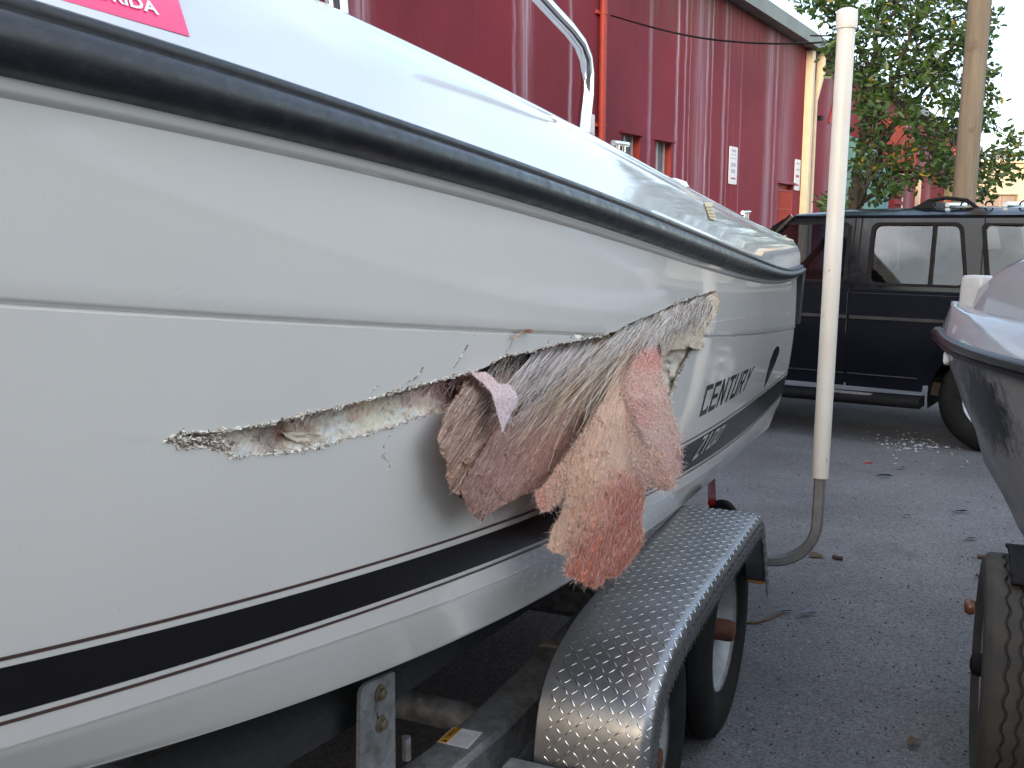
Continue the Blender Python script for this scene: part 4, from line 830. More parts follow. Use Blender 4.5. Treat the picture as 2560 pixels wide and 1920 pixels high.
# fender step, stay, marker light, tail light
mb = MB(); mb.box(0, 0, 0, .05, .28, .04); mb.v = [tuple(bw(1.768+p[0], -.67+p[1], .462+p[2])) for p in mb.v]; mb.build('fender_step', M['galv'], trailer, bevel=.006)
mb = MB(); mb.tube([bw(1.78, -.80, .42), bw(2.05, -.86, .36)], .022, 8); mb.build('fender_stay', M['galv'], trailer, smooth=40)
am = [atv(x, y, -.60) for x, y in ((1618, 1236), (1645, 1232), (1645, 1252), (1619, 1255))]
mb = MB(); ce = sum(am, Vector())/4; mb.box(0, 0, 0, .03, .07, .05); mb.v = [tuple(ce+SAX*p[0]+VAX*p[1]+Vector((0, 0, p[2]))) for p in mb.v]; mb.build('marker_light', M['amber'], trailer, bevel=.006)
tl = [atv(x, y, -.80) for x, y in ((1529, 1092), (1543, 1092), (1541, 1036), (1529, 1046))]
mb = MB(); mb.add([tuple(p) for p in tl]+[tuple(p+SAX*.03) for p in tl], [(0, 1, 2, 3), (7, 6, 5, 4), (0, 4, 5, 1), (1, 5, 6, 2), (2, 6, 7, 3), (3, 7, 4, 0)]); mb.build('tail_light', M['red_lens'], trailer)
ce = atv(1560, 1092, -.78); mb = MB(); mb.lathe([(0, -.02), (.05, -.02), (.056, -.012), (.056, .012), (.05, .02), (0, .02)], ce+Vector((0, 0, -.035)), SAX, 28); mb.build('lamp_socket', M['black'], trailer, smooth=35)
# guide pole: steel post bending up out of the frame, white pvc sleeve with a cap
gx, gv = 3.70, -.425; pp = [bw(gx-.01, -.95, .345), bw(gx-.01, -.62, .345)]
for a in np.linspace(0, 90, 9): pp.append(bw(gx-.01, -.595+.17*sin(radians(a)), .345+.17*(1-cos(radians(a)))))
pp += [bw(gx, gv, .62), bw(gx+.005, gv, .80)]
mb = MB(); rows = []; n = len(pp)
for i, p in enumerate(pp):
    d = (pp[min(i+1, n-1)]-pp[max(i-1, 0)]).normalized(); b = SAX; u = d.cross(b).normalized(); hw = .0195; c = .006
    rows.append([p+b*x+u*y for x, y in ((-hw, -hw+c), (-hw, hw-c), (-hw+c, hw), (hw-c, hw), (hw, hw-c), (hw, -hw+c), (hw-c, -hw), (-hw+c, -hw))])
mb.loft(rows, close=True); post = mb.build('guide_post', varied('dull_steel_post', (.19, .19, .195, 1), (.13, .13, .135, 1), 18, .5, .3, bump=.1), trailer, smooth=40)
p0, p1 = bw(gx, gv, .682), bw(gx+.075, gv+.004, 2.33)
mb = MB(); d = (p1-p0); mb.tube([p0+d*f for f in np.linspace(0, 1, 9)], .0305, 32, cap=False); mb.tube([p0+d*.0005, p0+d*.02], .026, 24, cap=False); pipe = mb.build('pvc_pipe', M['pvc'], post, smooth=60)
mb = MB(); dn = d.normalized(); mb.lathe([(.0305, -.062), (.0355, -.062), (.0362, -.058), (.0362, -.006), (.034, 0), (.024, .006), (0, .010)], p1, dn, 32); mb.build('pipe_cap', M['pvc'], post, smooth=45)

# ------------------------------------------------------------------ red warehouse
WA = radians(30); wd_ = Vector((sin(WA), cos(WA), 0)); wo_ = Vector((cos(WA), -sin(WA), 0)); W0 = -wo_*6.0     # along the wall / out of the wall
def ww(t, d, z): return W0+wd_*t+wo_*d+Vector((0, 0, z))
wh = thing('warehouse', ww(12, 0, 0), 'long dark red warehouse with white streaks down its wall behind the boats', 'building')
m, t = mat('red_wall', (.2, .035, .05, 1), .75); v = t.coord(kind='Generated'); tcg = t.n('ShaderNodeNewGeometry'); pos = tcg.outputs['Position']
dt = t.n('ShaderNodeVectorMath', {0: pos, 1: tuple(wd_)}, operation='DOT_PRODUCT').outputs['Value']; sp_ = t.n('ShaderNodeSeparateXYZ', {0: pos}); zc = sp_.outputs[2]
uv = t.n('ShaderNodeCombineXYZ', {0: dt, 1: zc, 2: 0.}).outputs[0]
base = t.ramp(t.noise(uv, .55, 6, .6), [(.3, (.135, .018, .027)), (.7, (.20, .027, .040))])
pat = t.ramp(t.noise(uv, .35, 3, .5, .5), [(.52, (0,)*3), (.60, (1,)*3)]); base = t.mix(t.math('MULTIPLY', pat, .35), base, (.20, .016, .024, 1))
mp = t.n('ShaderNodeMapping', {'Vector': uv}); mp.inputs['Scale'].default_value = (1.5, .05, 1); st_ = t.noise(mp.outputs[0], 2.2, 8, .75)
stf = t.math('MULTIPLY', t.ramp(st_, [(.60, (0,)*3), (.80, (1,)*3)]), .16)
wob = t.math('MULTIPLY', t.math('SUBTRACT', t.noise(uv, 1.4, 4, .6), .5), .12); tt = t.math('ADD', dt, wob)
acc = stf
mq = t.n('ShaderNodeMapping', {'Vector': uv}); mq.inputs['Scale'].default_value = (22, .5, 1); br_ = t.ramp(t.noise(mq.outputs[0], 1., 4, .7), [(.35, (.15,)*3), (.65, (1,)*3)])
for tc_, wd2, am_ in ((7.6, .13, .7), (10.45, .03, .7), (10.72, .12, .9), (11.9, .04, .8), (14.58, .06, .55), (15.72, .05, 1.), (16.08, .035, .85), (16.3, .02, .7), (16.8, .28, .45), (17.15, .05, 1.), (17.4, .03, .7), (18.1, .06, .75), (18.35, .03, .4), (19.1, .03, .35), (21.0, .22, .60), (21.5, .08, .6), (22.3, .5, .34), (26.5, .5, .4), (28.5, .4, .4), (36.5, .5, .35), (39.5, .6, .35), (44.5, .6, .4)):
    g = t.math('MULTIPLY', t.math('DIVIDE', t.math('SUBTRACT', tt, tc_), wd2), 1.); g = t.math('POWER', t.math('ABSOLUTE', g), 2.); g = t.math('MULTIPLY', t.math('EXPONENT', t.math('MULTIPLY', g, -1.)), am_)
    acc = t.math('MAXIMUM', acc, g)
acc = t.math('MULTIPLY', acc, br_)
c = t.mix(acc, base, (.46, .36, .42, 1)); t.b.inputs['Specular IOR Level'].default_value = .15
eave = t.ramp(zc, [(0., (0,)*3), (1., (0,)*3)])
mr = t.n('ShaderNodeMapRange', {0: zc, 1: 4.3, 2: 5.6, 3: 0., 4: .7}).outputs[0]; mld = t.ramp(t.noise(mp.outputs[0], 3.1, 6, .7), [(.45, (0,)*3), (.62, (1,)*3)])
c = t.mix(t.math('MULTIPLY', mr, mld), c, (.13, .10, .05, 1)); t.l(c, t.b.inputs['Base Color']); t.bump(t.noise(uv, 26, 5, .7), .25, .02); M['redwall'] = m
M['red_trim'] = varied('bright_red_paint', (.32, .03, .02, 1), (.25, .024, .016, 1), 6, .6)
M['cream'] = varied('cream_paint', (.62, .51, .37, 1), (.54, .44, .32, 1), 4, .6)
M['fascia'] = varied('grey_green_fascia', (.12, .14, .13, 1), (.17, .185, .17, 1), 2.5, .6)
M['glass_dark'] = varied('window_glass', (.20, .20, .22, 1), (.13, .13, .15, 1), 2, .12)
M['frame_white'] = varied('window_frame', (.50, .47, .45, 1), (.4, .38, .36, 1), 20, .6)
ops = [(13.56, 14.22, 1.75, 2.89), (14.85, 15.52, 1.72, 2.88), (21.95, 23.15, .9, 2.47), (49.6, 51.4, 0, 3.4)]
ts = sorted({-8., 5., 10., 20., 30., 40., 62.} | {x for o_ in ops for x in o_[:2]}); zs = sorted({0., 5.55} | {x for o_ in ops for x in o_[2:]})
mb = MB()
for i in range(len(ts)-1):
    for j in range(len(zs)-1):
        a, b, c_, d = ts[i], ts[i+1], zs[j], zs[j+1]
        if any(o_[0] <= a and b <= o_[1] and o_[2] <= c_ and d <= o_[3] for o_ in ops): continue
        mb.add([ww(a, 0, c_), ww(b, 0, c_), ww(b, 0, d), ww(a, 0, d)], [(0, 1, 2, 3)])
for x in (-8, 62): mb.add([ww(x, 0, 0), ww(x, -20, 0), ww(x, -20, 5.55), ww(x, 0, 5.55)], [(0, 1, 2, 3)])
mb.add([ww(-8, -20, 0), ww(62, -20, 0), ww(62, -20, 5.55), ww(-8, -20, 5.55)], [(0, 1, 2, 3)])
mb.build('wall', M['redwall'], wh)
mb = MB(); mb.loft([[ww(t_, a, b) for a, b in ((0., 5.56), (.30, 5.53), (.30, 5.80), (.27, 5.83), (-10, 7.4), (-20, 5.56))] for t_ in (-9, 62.5)]); mb.build('roof', M['fascia'], wh)
for i, (a, b, c_, d) in enumerate(ops[:2]):
    mb = MB(); dp = -.14
    mb.add([ww(a, 0, c_), ww(a, dp, c_), ww(a, dp, d), ww(a, 0, d), ww(b, 0, c_), ww(b, dp, c_), ww(b, dp, d), ww(b, 0, d)], [(0, 1, 2, 3), (4, 7, 6, 5), (3, 2, 6, 7), (0, 4, 5, 1)]); wi = mb.build('window', M['red_trim'], wh)
    mb = MB(); mb.add([ww(a, dp, c_), ww(b, dp, c_), ww(b, dp, d), ww(a, dp, d)], [(0, 1, 2, 3)]); mb.build('pane', M['glass_dark'], wi)
    mb = MB()
    for x in (a+.03, (a+b)/2, b-.03): mb.box(0, 0, 0, .05, .03, d-c_); 
    k = 0
    for x in (a+.03, (a+b)/2, b-.03):
        for _ in range(8): p = mb.v[k]; mb.v[k] = tuple(ww(x+p[0], dp+.02+p[1], (c_+d)/2+p[2])); k += 1
    mb.build('frame', M['frame_white'], wi)
    mb = MB(); mb.box(0, 0, 0, b-a+.14, .05, .03); mb.v = [tuple(ww((a+b)/2+p[0], .026+p[1], d+.018+p[2])) for p in mb.v]; mb.build('lintel', M['redwall'], wi)
a, b, c_, d = ops[2]; mb = MB(); dp = -.12
mb.add([ww(a, 0, c_), ww(a, dp, c_), ww(a, dp, d), ww(a, 0, d), ww(b, 0, c_), ww(b, dp, c_), ww(b, dp, d), ww(b, 0, d)], [(0, 1, 2, 3), (4, 7, 6, 5), (3, 2, 6, 7), (0, 4, 5, 1), (1, 5, 6, 2)]); ve = mb.build('barred_opening', M['red_trim'], wh)
for k in range(11):
    mb = MB(); mb.tube([ww(a+.06+k*(b-a-.12)/10, -.03, c_), ww(a+.06+k*(b-a-.12)/10, -.03, d-.14)], .016, 6); mb.build('bar', M['red_trim'], ve)
mb = MB(); mb.tube([ww(a, -.03, d-.14), ww(b, -.03, d-.14)], .02, 6); mb.tube([ww(a, -.03, d-.55), ww(b, -.03, d-.55)], .016, 6); mb.build('cross_bar', M['red_trim'], ve)
mb = MB(); mb.box(0, 0, 0, b-a+.16, .06, .04); mb.v = [tuple(ww((a+b)/2+p[0], .031+p[1], d+.02+p[2])) for p in mb.v]; mb.build('lintel', M['redwall'], ve)
mb = MB(); mb.tube([ww(12.75, .06, 0), ww(12.75, .06, 5.5)], .05, 14); pr_ = mb.build('red_pipe', M['red_trim'], wh, smooth=50)
for z_ in (4.40, 2.93):
    mb = MB(); mb.box(0, 0, 0, .30, .03, .05); mb.v = [tuple(ww(12.75+p[0], .02+p[1], z_+p[2])) for p in mb.v]; mb.tube([ww(12.75, .06, z_-.02), ww(12.75, .06, z_+.02)], .06, 14); mb.build('clamp', M['red_trim'], pr_)
for t0_, dz_, col_ in ((23.92, 5.5, 'cream'), (37.2, 3.3, 'cream'), (41.2, 4.1, 'cream'), (59., 5.5, 'cream')):
    mb = MB(); mb.box(0, 0, 0, .22, .17, dz_); mb.v = [tuple(ww(t0_+p[0], .088+p[1], dz_/2+p[2])) for p in mb.v]; mb.build('pilaster', M['cream'], wh, bevel=.01)
def dsp(pts):
    mb = MB(); rows = [[ww(t_+x, d_+y, z_) for x, y in ((-hw, -hw), (hw, -hw), (hw, hw), (-hw, hw))] for t_, d_, z_, hw in pts]; mb.loft(rows, close=True); return mb
dsp([(24.6, .165, 5.52, .085), (24.6, .165, 5.08, .085), (24.56, .075, 4.45, .048), (24.56, .075, 0, .048)]).build('downspout', M['cream'], wh, bevel=.008)
mb = MB(); mb.box(0, 0, 0, .2, .16, .10); mb.v = [tuple(ww(24.95+p[0], .09+p[1], 4.1+p[2])) for p in mb.v]; mb.build('wall_lamp', M['black'], wh)
mb = MB(); mb.tube([ww(27.2, .04, 5.5), ww(26.9, .04, 4.9), ww(26.2, .05, 4.1)], .03, 6); mb.build('conduit', M['red_trim'], wh)
# far bays: door with pale glass, white panel over it, corrugated red awning, struts, louvred box, curved canopies
mb = MB(); mb.add([ww(49.6, -.05, 0), ww(51.4, -.05, 0), ww(51.4, -.05, 3.4), ww(49.6, -.05, 3.4)], [(0, 1, 2, 3)]); do_ = mb.build('door', M['frame_white'], wh)
M['glass_green'] = varied('pale_green_glass', (.42, .55, .52, 1), (.36, .47, .45, 1), 3, .15)
for z_ in (.2, 1.3, 2.4):
    mb = MB(); mb.add([ww(49.8, -.03, z_), ww(51.2, -.03, z_), ww(51.2, -.03, z_+.9), ww(49.8, -.03, z_+.9)], [(0, 1, 2, 3)]); mb.build('pane', M['glass_green'], do_)
mb = MB(); mb.box(0, 0, 0, 2.4, .12, .42); mb.v = [tuple(ww(49.2+p[0], .062+p[1], 3.93+p[2])) for p in mb.v]; mb.build('white_panel', M['white_paint'], wh, bevel=.02)
mb = MB(); rows = []
for k in range(61):
    t_ = 43.5+k*.15; h = .05 if k % 2 else 0.; rows.append([ww(t_, d_, z_+h) for d_, z_ in ((0.02, 5.05), (1.3, 4.05), (1.3, 3.95))])
mb.loft(rows); mb.build('corrugated_awning', M['red_trim'], wh)
for t_ in (44.4, 45.6):
    mb = MB(); mb.tube([ww(t_-1.5, .1, 1.4), ww(t_+.3, 1.2, 3.0)], .06, 6); mb.build('awning_strut', M['red_trim'], wh)
M['dark_red'] = varied('dark_red_canvas', (.17, .014, .012, 1), (.13, .011, .011, 1), 3, .7)
M['teal'] = varied('teal_canvas', (.055, .17, .19, 1), (.04, .125, .15, 1), 3, .7)
def canopy(name, t0_, t1_, z0_, z1_, dep, mt, lab_):
    mb = MB(); prof = [(dep*sin(radians(a)), z0_+(z1_-z0_)*cos(radians(a))) for a in range(0, 91, 10)]; prof = [(0.02, z0_-.1)]+[(0.02, z1_)]+prof[1:]+[(dep, z0_-.25)]
    n = len(prof); mb.loft([[ww(t_, a, b) for a, b in prof] for t_ in np.linspace(t0_, t1_, 5)])
    for t_ in (t0_, t1_): mb.add([ww(t_, a, b) for a, b in prof], [tuple(range(n))])
    o = mb.build(name, mt, wh, smooth=25); o['label'] = lab_; return o
canopy('canopy', 31.2, 34.2, 3.35, 4.85, 1.45, M['dark_red'], 'rounded red canopy')
canopy('canopy', 27.6, 29.6, 2.2, 3.95, 1.0, M['teal'], 'teal canopy')
mb = MB(); mb.box(0, 0, 0, 1.4, .8, 1.5); mb.v = [tuple(ww(32.2+p[0], .42+p[1], 1.85+p[2])) for p in mb.v]; lb = mb.build('louvred_box', M['redwall'], wh)
for k in range(6):
    mb = MB(); mb.box(0, 0, 0, 1.5, .10, .10); mb.v = [tuple(ww(32.2+p[0], .86+p[1], 1.3+k*.23+p[2])) for p in mb.v]; mb.build('slat', M['redwall'], lb)
# parking signs on the wall (their small print cannot be read in the photograph)
def wsign(t0_, t1_, z0_, z1_, lines, label):
    c = ww((t0_+t1_)/2, .02, (z0_+z1_)/2); th = thing('wall_sign', c, label, 'sign', 'white notices on the red warehouse wall')
    mb = MB(); o_ = rrect(t0_, z0_, t1_, z1_, .03); p_ = plate(o_, [], lambda a, b, d: ww(a, .022-d, b), .012); p_.build('board', M['sign_white'], th)
    for (f0, f1, x0, x1, mt) in lines:
        a, b, c0, c1 = t0_+(t1_-t0_)*x0, t0_+(t1_-t0_)*x1, z1_-(z1_-z0_)*f0, z1_-(z1_-z0_)*f1
        mb = MB(); mb.add([ww(a, .025, c1), ww(b, .025, c1), ww(b, .025, c0), ww(a, .025, c0)], [(0, 1, 2, 3)]); mb.build('text_line', M[mt], th)
wsign(18.46, 18.94, 2.34, 3.03, [(.07, .14, .25, .78, 'print_grey'), (.20, .22, .2, .8, 'print_grey'), (.30, .32, .15, .85, 'print_grey'), (.43, .53, .22, .80, 'print_grey'), (.60, .70, .25, .75, 'print_grey'), (.82, .87, .25, .8, 'print_red')], 'white notice in the middle of the red wall, right of the two small windows')
wsign(12.15, 12.6, 2.4, 3.06, [(.12, .2, .2, .7, 'print_grey'), (.36, .41, .15, .85, 'print_grey'), (.52, .56, .15, .85, 'print_grey')], 'white notice beside the red pipe, half hidden by the boat')
wsign(23.2, 23.68, 2.36, 3.05, [(.1, .16, .2, .8, 'print_grey'), (.3, .36, .2, .8, 'print_grey'), (.5, .58, .2, .8, 'print_red'), (.8, .86, .2, .8, 'print_red')], 'white notice next to the cream pilaster at the wall corner')
# cable from the pipe to the tree
def hang_cable(name, pts, r, label):
    mb = MB(); pts = [Vector(p) for p in pts]; q = []
    for i in range(len(pts)-1):
        for k in range(6): q.append(pts[i].lerp(pts[i+1], k/6))
    q.append(pts[-1])
    for _ in range(8): q = [q[0]]+[(q[i-1]+2*q[i]+q[i+1])/4 for i in range(1, len(q)-1)]+[q[-1]]
    mb.tube(q, r, 6); return tag(mb.build(name, M['black'], None, smooth=60, org=q[0]), label, 'cable')
P1 = ww(12.95, .08, 4.40)
hang_cable('cable', [P1, on_y(1430, 66, 11.7), on_y(1530, 86, 12.0), on_y(1650, 95, 12.4), on_y(1746, 94, 12.8), on_y(1806, 89, 13.1), on_y(1990, 70, 14.)], .012, 'black cable slung from the red pipe across the warehouse wall')
hang_cable('cable', [on_y(1750, 77, 16), on_y(1850, 78, 16), on_y(2086, 75, 15)], .012, 'short straight wire running into the tree crown under the sky')

# ------------------------------------------------------------------ black off-road car behind the boat
CAO = Vector((3.28, 6.85, 0)); ca_ = radians(55); CF = Vector((-sin(ca_), cos(ca_), 0)); CI = Vector((cos(ca_), sin(ca_), 0))     # forward, inward (away from the camera)
def cp(t, w, z): lean = max(0., z-1.12)*.20; return CAO+CF*t+CI*(w+lean if w < .85 else w-lean)+Vector((0, 0, z))
car = thing('parked_car', cp(1.2, .85, 0), 'black four-door off-road car parked across the yard behind the boat stern', 'car')
m, t = mat('car_black_paint', (.006, .007, .010, 1), .12, spec=.3); v = t.coord()
t.l(t.ramp(t.noise(v, 3, 5, .6), [(.35, (.003, .004, .007)), (.7, (.005, .006, .010))]), t.b.inputs['Base Color']); t.l(t.ramp(t.noise(v, 8, 6, .7), [(.3, (.06,)*3), (.8, (.22,)*3)]), t.b.inputs['Roughness']); M['car'] = m
M['car_trim'] = varied('car_side_trim', (.030, .030, .035, 1), (.045, .045, .05, 1), 10, .5)
M['car_trim'].node_tree.nodes['Principled BSDF'].inputs['Specular IOR Level'].default_value = .12
m, t = mat('car_glass', (.02, .025, .03, 1), .03); 
tr_ = t.n('ShaderNodeBsdfTransparent', {0: (.48, .54, .60, 1)}); gl_ = t.n('ShaderNodeBsdfGlossy', {0: (1, 1, 1, 1), 1: .02}); fr_ = t.n('ShaderNodeFresnel', {0: 1.55}); mx_ = t.n('ShaderNodeMixShader'); fa = t.math('ADD', fr_.outputs[0], .0)
t.l(fa, mx_.inputs[0]); t.l(tr_.outputs[0], mx_.inputs[1]); t.l(gl_.outputs[0], mx_.inputs[2]); t.l(mx_.outputs[0], t.out.inputs[0]); M['car_glass'] = m
M['seat'] = varied('seat_cloth', (.05, .05, .055, 1), (.075, .075, .08, 1), 40, .9)
WB, TC, AR = 2.65, -.07, .43                           # wheelbase, rear wheel centre, arch radius
def arch(c): return [(c+AR*cos(radians(a)), .36+AR*sin(radians(a))) for a in range(168, 11, -12)]
low = [(-.95, .50)]+[(TC-AR, .36)]+arch(TC)[0:]+[(TC+AR, .45), (TC+WB-AR, .36)]+arch(TC+WB)+[(TC+WB+AR, .40), (3.32, .48), (3.36, .62), (3.34, .84), (3.30, .92), (3.20, .985), (2.4, 1.055), (1.98, 1.09), (1.98, 1.125), (-.98, 1.125), (-1.0, .9), (-1.0, .56)]
pl_ = lambda t_, z_, d: cp(t_, d, z_)
for nm, w0_, th in (('body_side', 0.012, .03), ('body_side', 1.66, .03)):
    plate(low, [], lambda a, b, d, w0_=w0_: cp(a, w0_+d, b), th).build(nm, M['car'], car)
# bonnet, scuttle, tail and floor between the sides
mb = MB(); mb.loft([[cp(t_, w_, z_) for t_, z_ in ((3.32, .48), (3.36, .62), (3.34, .84), (3.30, .92), (3.20, .985), (2.4, 1.055), (1.98, 1.09))] for w_ in (.03, .3, .85, 1.4, 1.67)]); mb.build('bonnet', M['car'], car, smooth=35)
mb = MB(); mb.loft([[cp(t_, w_, z_) for t_, z_ in ((3.32, .48), (-.95, .50), (-1.0, .56), (-1.0, .9), (-.98, 1.125))] for w_ in (.03, .85, 1.67)]); mb.build('underbody', M['black'], car)
mb = MB(); mb.box(0, 0, 0, 3.0, 1.5, .06); mb.v = [tuple(cp(.6+p[0], .85+p[1], .62+p[2])) for p in mb.v]; mb.build('floor', M['black'], car)
# greenhouse side with window openings: each side is the cant rail and pillars
GH = [(-1.0, 1.125), (2.02, 1.125), (1.90, 1.17), (1.60, 1.58), (1.52, 1.635), (1.40, 1.665), (-.6, 1.655), (-.80, 1.62), (-.98, 1.2)]
rw = rrect(.155, 1.165, .832, 1.602, .05); rw = [(a+(.10*(1-(b-1.165)/.437) if a > .5 else -.0)*0+( .075*((b-1.165)/.437) if a < .4 else 0), b) for a, b in rw]
fw_ = [(1.02, 1.175), (1.80, 1.175), (1.84, 1.20), (1.60, 1.545), (1.54, 1.59), (1.48, 1.605), (1.04, 1.605), (1.00, 1.58), (.995, 1.2)]
qw = [(-.80, 1.20), (.0, 1.20), (.03, 1.23), (.085, 1.575), (.065, 1.60), (-.62, 1.59), (-.66, 1.56), (-.82, 1.24)]
HB = (1.125, 1.2, 1.3, 1.4, 1.5, 1.6, 1.66)
def wshrink(poly, d):
    c = np.mean(poly, 0); return [tuple(np.array(p)+(c-np.array(p))/np.linalg.norm(c-np.array(p))*d) for p in poly]
for w0_, nm in ((.012, 'body_frame'), (1.66, 'body_frame')):
    plate(densify(GH, .12), [rw, fw_, qw], lambda a, b, d, w0_=w0_: cp(a, w0_+d, b), .035).build(nm, M['car'], car)
    for wp_ in (rw, fw_, qw):
        sgn = -1 if w0_ < .5 else 1; k0 = w0_ if w0_ < .5 else w0_+.035
        seal = plate([tuple(p) for p in wshrink(wp_, -.014)], [wshrink(wp_, .016)], lambda a, b, d, k0=k0, sgn=sgn: cp(a, k0+sgn*(.006-d), b), .02); wi = seal.build('window', M['black'], car)
        plate(wshrink(wp_, .010), [], lambda a, b, d, w0_=w0_: cp(a, w0_+.016+d, b), .004).build('glass', M['car_glass'], wi)
        if wp_ is rw: plate([(.385, 1.16), (.410, 1.16), (.418, 1.605), (.393, 1.605)], [], lambda a, b, d, w0_=w0_: cp(a, w0_-.003+d, b), .03).build('divider', M['black'], wi)
# door skins stand 7 mm proud, so their gaps read as lines
d1 = [(.958, .40), (1.93, .40), (1.95, .9), (1.90, 1.10), (.962, 1.10)]; d2 = [(.40, .40), (.945, .40), (.945, 1.10), (.075, 1.10), (.06, .86), (.30, .74), (.37, .62)]
for nm, dd in (('front_door', d1), ('rear_door', d2)):
    o = plate(dd, [], lambda a, b, d: cp(a, .004+d+(.012*(b-.9)**2*4 if b > .9 else 0), b), .009).build(nm.split('_')[1], M['car'], car, bevel=.004); dr = o
    if nm == 'front_door':
        mb = MB(); mb.box(0, 0, 0, .15, .03, .035); mb.v = [tuple(cp(1.10+p[0], -.012+p[1], .965+p[2])) for p in mb.v]; mb.build('handle', M['black'], o, bevel=.008)
    z0_ = .905; a0, a1 = (min(p[0] for p in dd), max(p[0] for p in dd)); a0 = max(a0, .075)
    mb = MB(); mb.loft([[cp(a_, w_, z_) for w_, z_ in ((.002, z0_), (-.009, z0_+.003), (-.009, z0_+.022), (.002, z0_+.025))] for a_ in np.linspace(a0+.005, a1-.005, 3)]); mb.build('trim_strip', M['car_trim'], o)
    mb = MB(); b0 = a0 if nm == 'front_door' else .43; mb.loft([[cp(a_, w_, z_) for w_, z_ in ((.002, .492), (-.003, .494), (-.003, .499), (.002, .501))] for a_ in np.linspace(b0+.005, a1-.005, 3)]); mb.build('sill_strip', M['car_trim'], o)
# pillar door lines above the belt
for a_ in (.915, .962):
    plate([(a_-.005, 1.11 if a_ > .93 else 1.21), (a_+.005, 1.11 if a_ > .93 else 1.21), (a_+.006, 1.655), (a_-.004, 1.655)], [], lambda a, b, d: cp(a, .0105+d, b), .004).build('door_gap', M['black'], car)
plate([(.915, 1.205), (.962, 1.205), (.962, 1.213), (.915, 1.213)], [], lambda a, b, d: cp(a, .0105+d, b), .004).build('door_gap', M['black'], car)
plate([(.135, 1.13), (.142, 1.13), (.07+.085, 1.655), (.063+.085, 1.655)], [], lambda a, b, d: cp(a-.07, .0105+d, b), .004).build('door_gap', M['black'], car)
# roof, windscreen, tail glass
mb = MB(); rows = []
for t_, zc_ in ((1.42, 1.650), (1.38, 1.675), (1.1, 1.70), (.5, 1.712), (-.2, 1.71), (-.62, 1.69), (-.72, 1.655)):
    rows.append([cp(t_, w_, z_) for w_, z_ in ((.0, 1.645), (-.006, 1.662), (.012, 1.668), (.03, 1.675), (.10, zc_), (.45, zc_+.012), (.84, zc_+.015))]+[cp(t_, w_, z_) for w_, z_ in ((.86, zc_+.015), (1.25, zc_+.012), (1.6, zc_), (1.67, 1.675), (1.70, 1.645))])
mb.loft(rows); roof = mb.build('roof', M['car'], car, smooth=40)
mb = MB(); mb.add([cp(1.95, .05, 1.12), cp(1.95, 1.65, 1.12), cp(1.45, 1.62, 1.655), cp(1.45, .07, 1.655)], [(0, 1, 2, 3)]); mb.build('windscreen', M['car_glass'], car)
mb = MB(); mb.add([cp(-.98, .05, 1.12), cp(-.98, 1.65, 1.12), cp(-.72, 1.62, 1.655), cp(-.72, .07, 1.655)], [(0, 1, 2, 3)]); mb.build('tailgate_glass', M['car_glass'], car)
mb = MB(); mb.tube([cp(1.98, .03, 1.10), cp(1.45, .02, 1.655)], .03, 8); mb.build('pillar', M['car'], car, smooth=40)
mb = MB(); mb.tube([cp(1.98, 1.67, 1.10), cp(1.45, 1.68, 1.655)], .03, 8); mb.build('pillar', M['car'], car, smooth=40)
# roof rack: low bars with loops, and a dark strapped bundle
for a_ in (.36, -.02, -.36):
    mb = MB(); mb.tube([cp(a_, .12, 1.735), cp(a_, .80, 1.745)], .018, 8); bar_ = mb.build('rack_bar', M['chrome'], roof, smooth=50)
    for b_ in (-.11, .11):
        mb = MB(); mb.tube([cp(a_+b_+.025*cos(q), .14, 1.715+.03*sin(q)+.012) for q in np.linspace(0, pi, 8)], .006, 6); mb.build('tie_loop', M['black'], roof, smooth=60)
mb = MB(); mb.tube([cp(.60, .16, 1.70), cp(.50, .16, 1.765), cp(.38, .16, 1.785), cp(.24, .16, 1.765), cp(.16, .16, 1.705)], .014, 8); mb.build('rack_hoop', M['black'], roof, smooth=60)
mb = MB(); mb.loft([[cp(.64, w_, 1.70), cp(.52, w_, 1.755), cp(.47, w_, 1.757), cp(.44, w_, 1.70)] for w_ in (.12, .3, .6)]); mb.add([cp(.64, .12, 1.70), cp(.52, .12, 1.755), cp(.47, .12, 1.757), cp(.44, .12, 1.70)], [(0, 1, 2, 3)]); mb.build('rack_fairing', M['black'], roof)
# side step, arches, wheels, seats, steering wheel
mb = MB(); mb.loft([[cp(a_, w_, z_+zo) for w_, z_ in ((.05, .045), (-.10, .040), (-.125, .025), (-.125, -.015), (-.10, -.03), (.05, -.03))] for a_, zo in ((.385, .325), (.42, .322), (1.2, .312), (2.0, .30), (2.06, .30))], close=True); mb.add([cp(.385, w_, z_+.325) for w_, z_ in ((.05, .045), (-.10, .040), (-.125, .025), (-.125, -.015), (-.10, -.03), (.05, -.03))], [(0, 1, 2, 3, 4, 5)]); mb.build('side_step', M['black'], car, smooth=60)
M['step_pad'] = varied('step_pad', (.10, .10, .11, 1), (.2, .2, .2, 1), 30, .6)
for a_ in (.9, 1.6):
    mb = MB(); mb.box(0, 0, 0, .34, .05, .012); mb.v = [tuple(cp(a_+p[0], -.07+p[1], .362+p[2])) for p in mb.v]; mb.build('step_pad', M['step_pad'], car)
M['bark_brown'] = varied('dark_brown_metal', (.03, .02, .014, 1), (.02, .014, .01, 1), 20, .8)
mb = MB(); mb.box(0, 0, 0, .10, .5, .10); mb.v = [tuple(cp(.33+p[0], .35+p[1], .42+p[2])) for p in mb.v]; mb.build('frame_rail', M['bark_brown'], car)
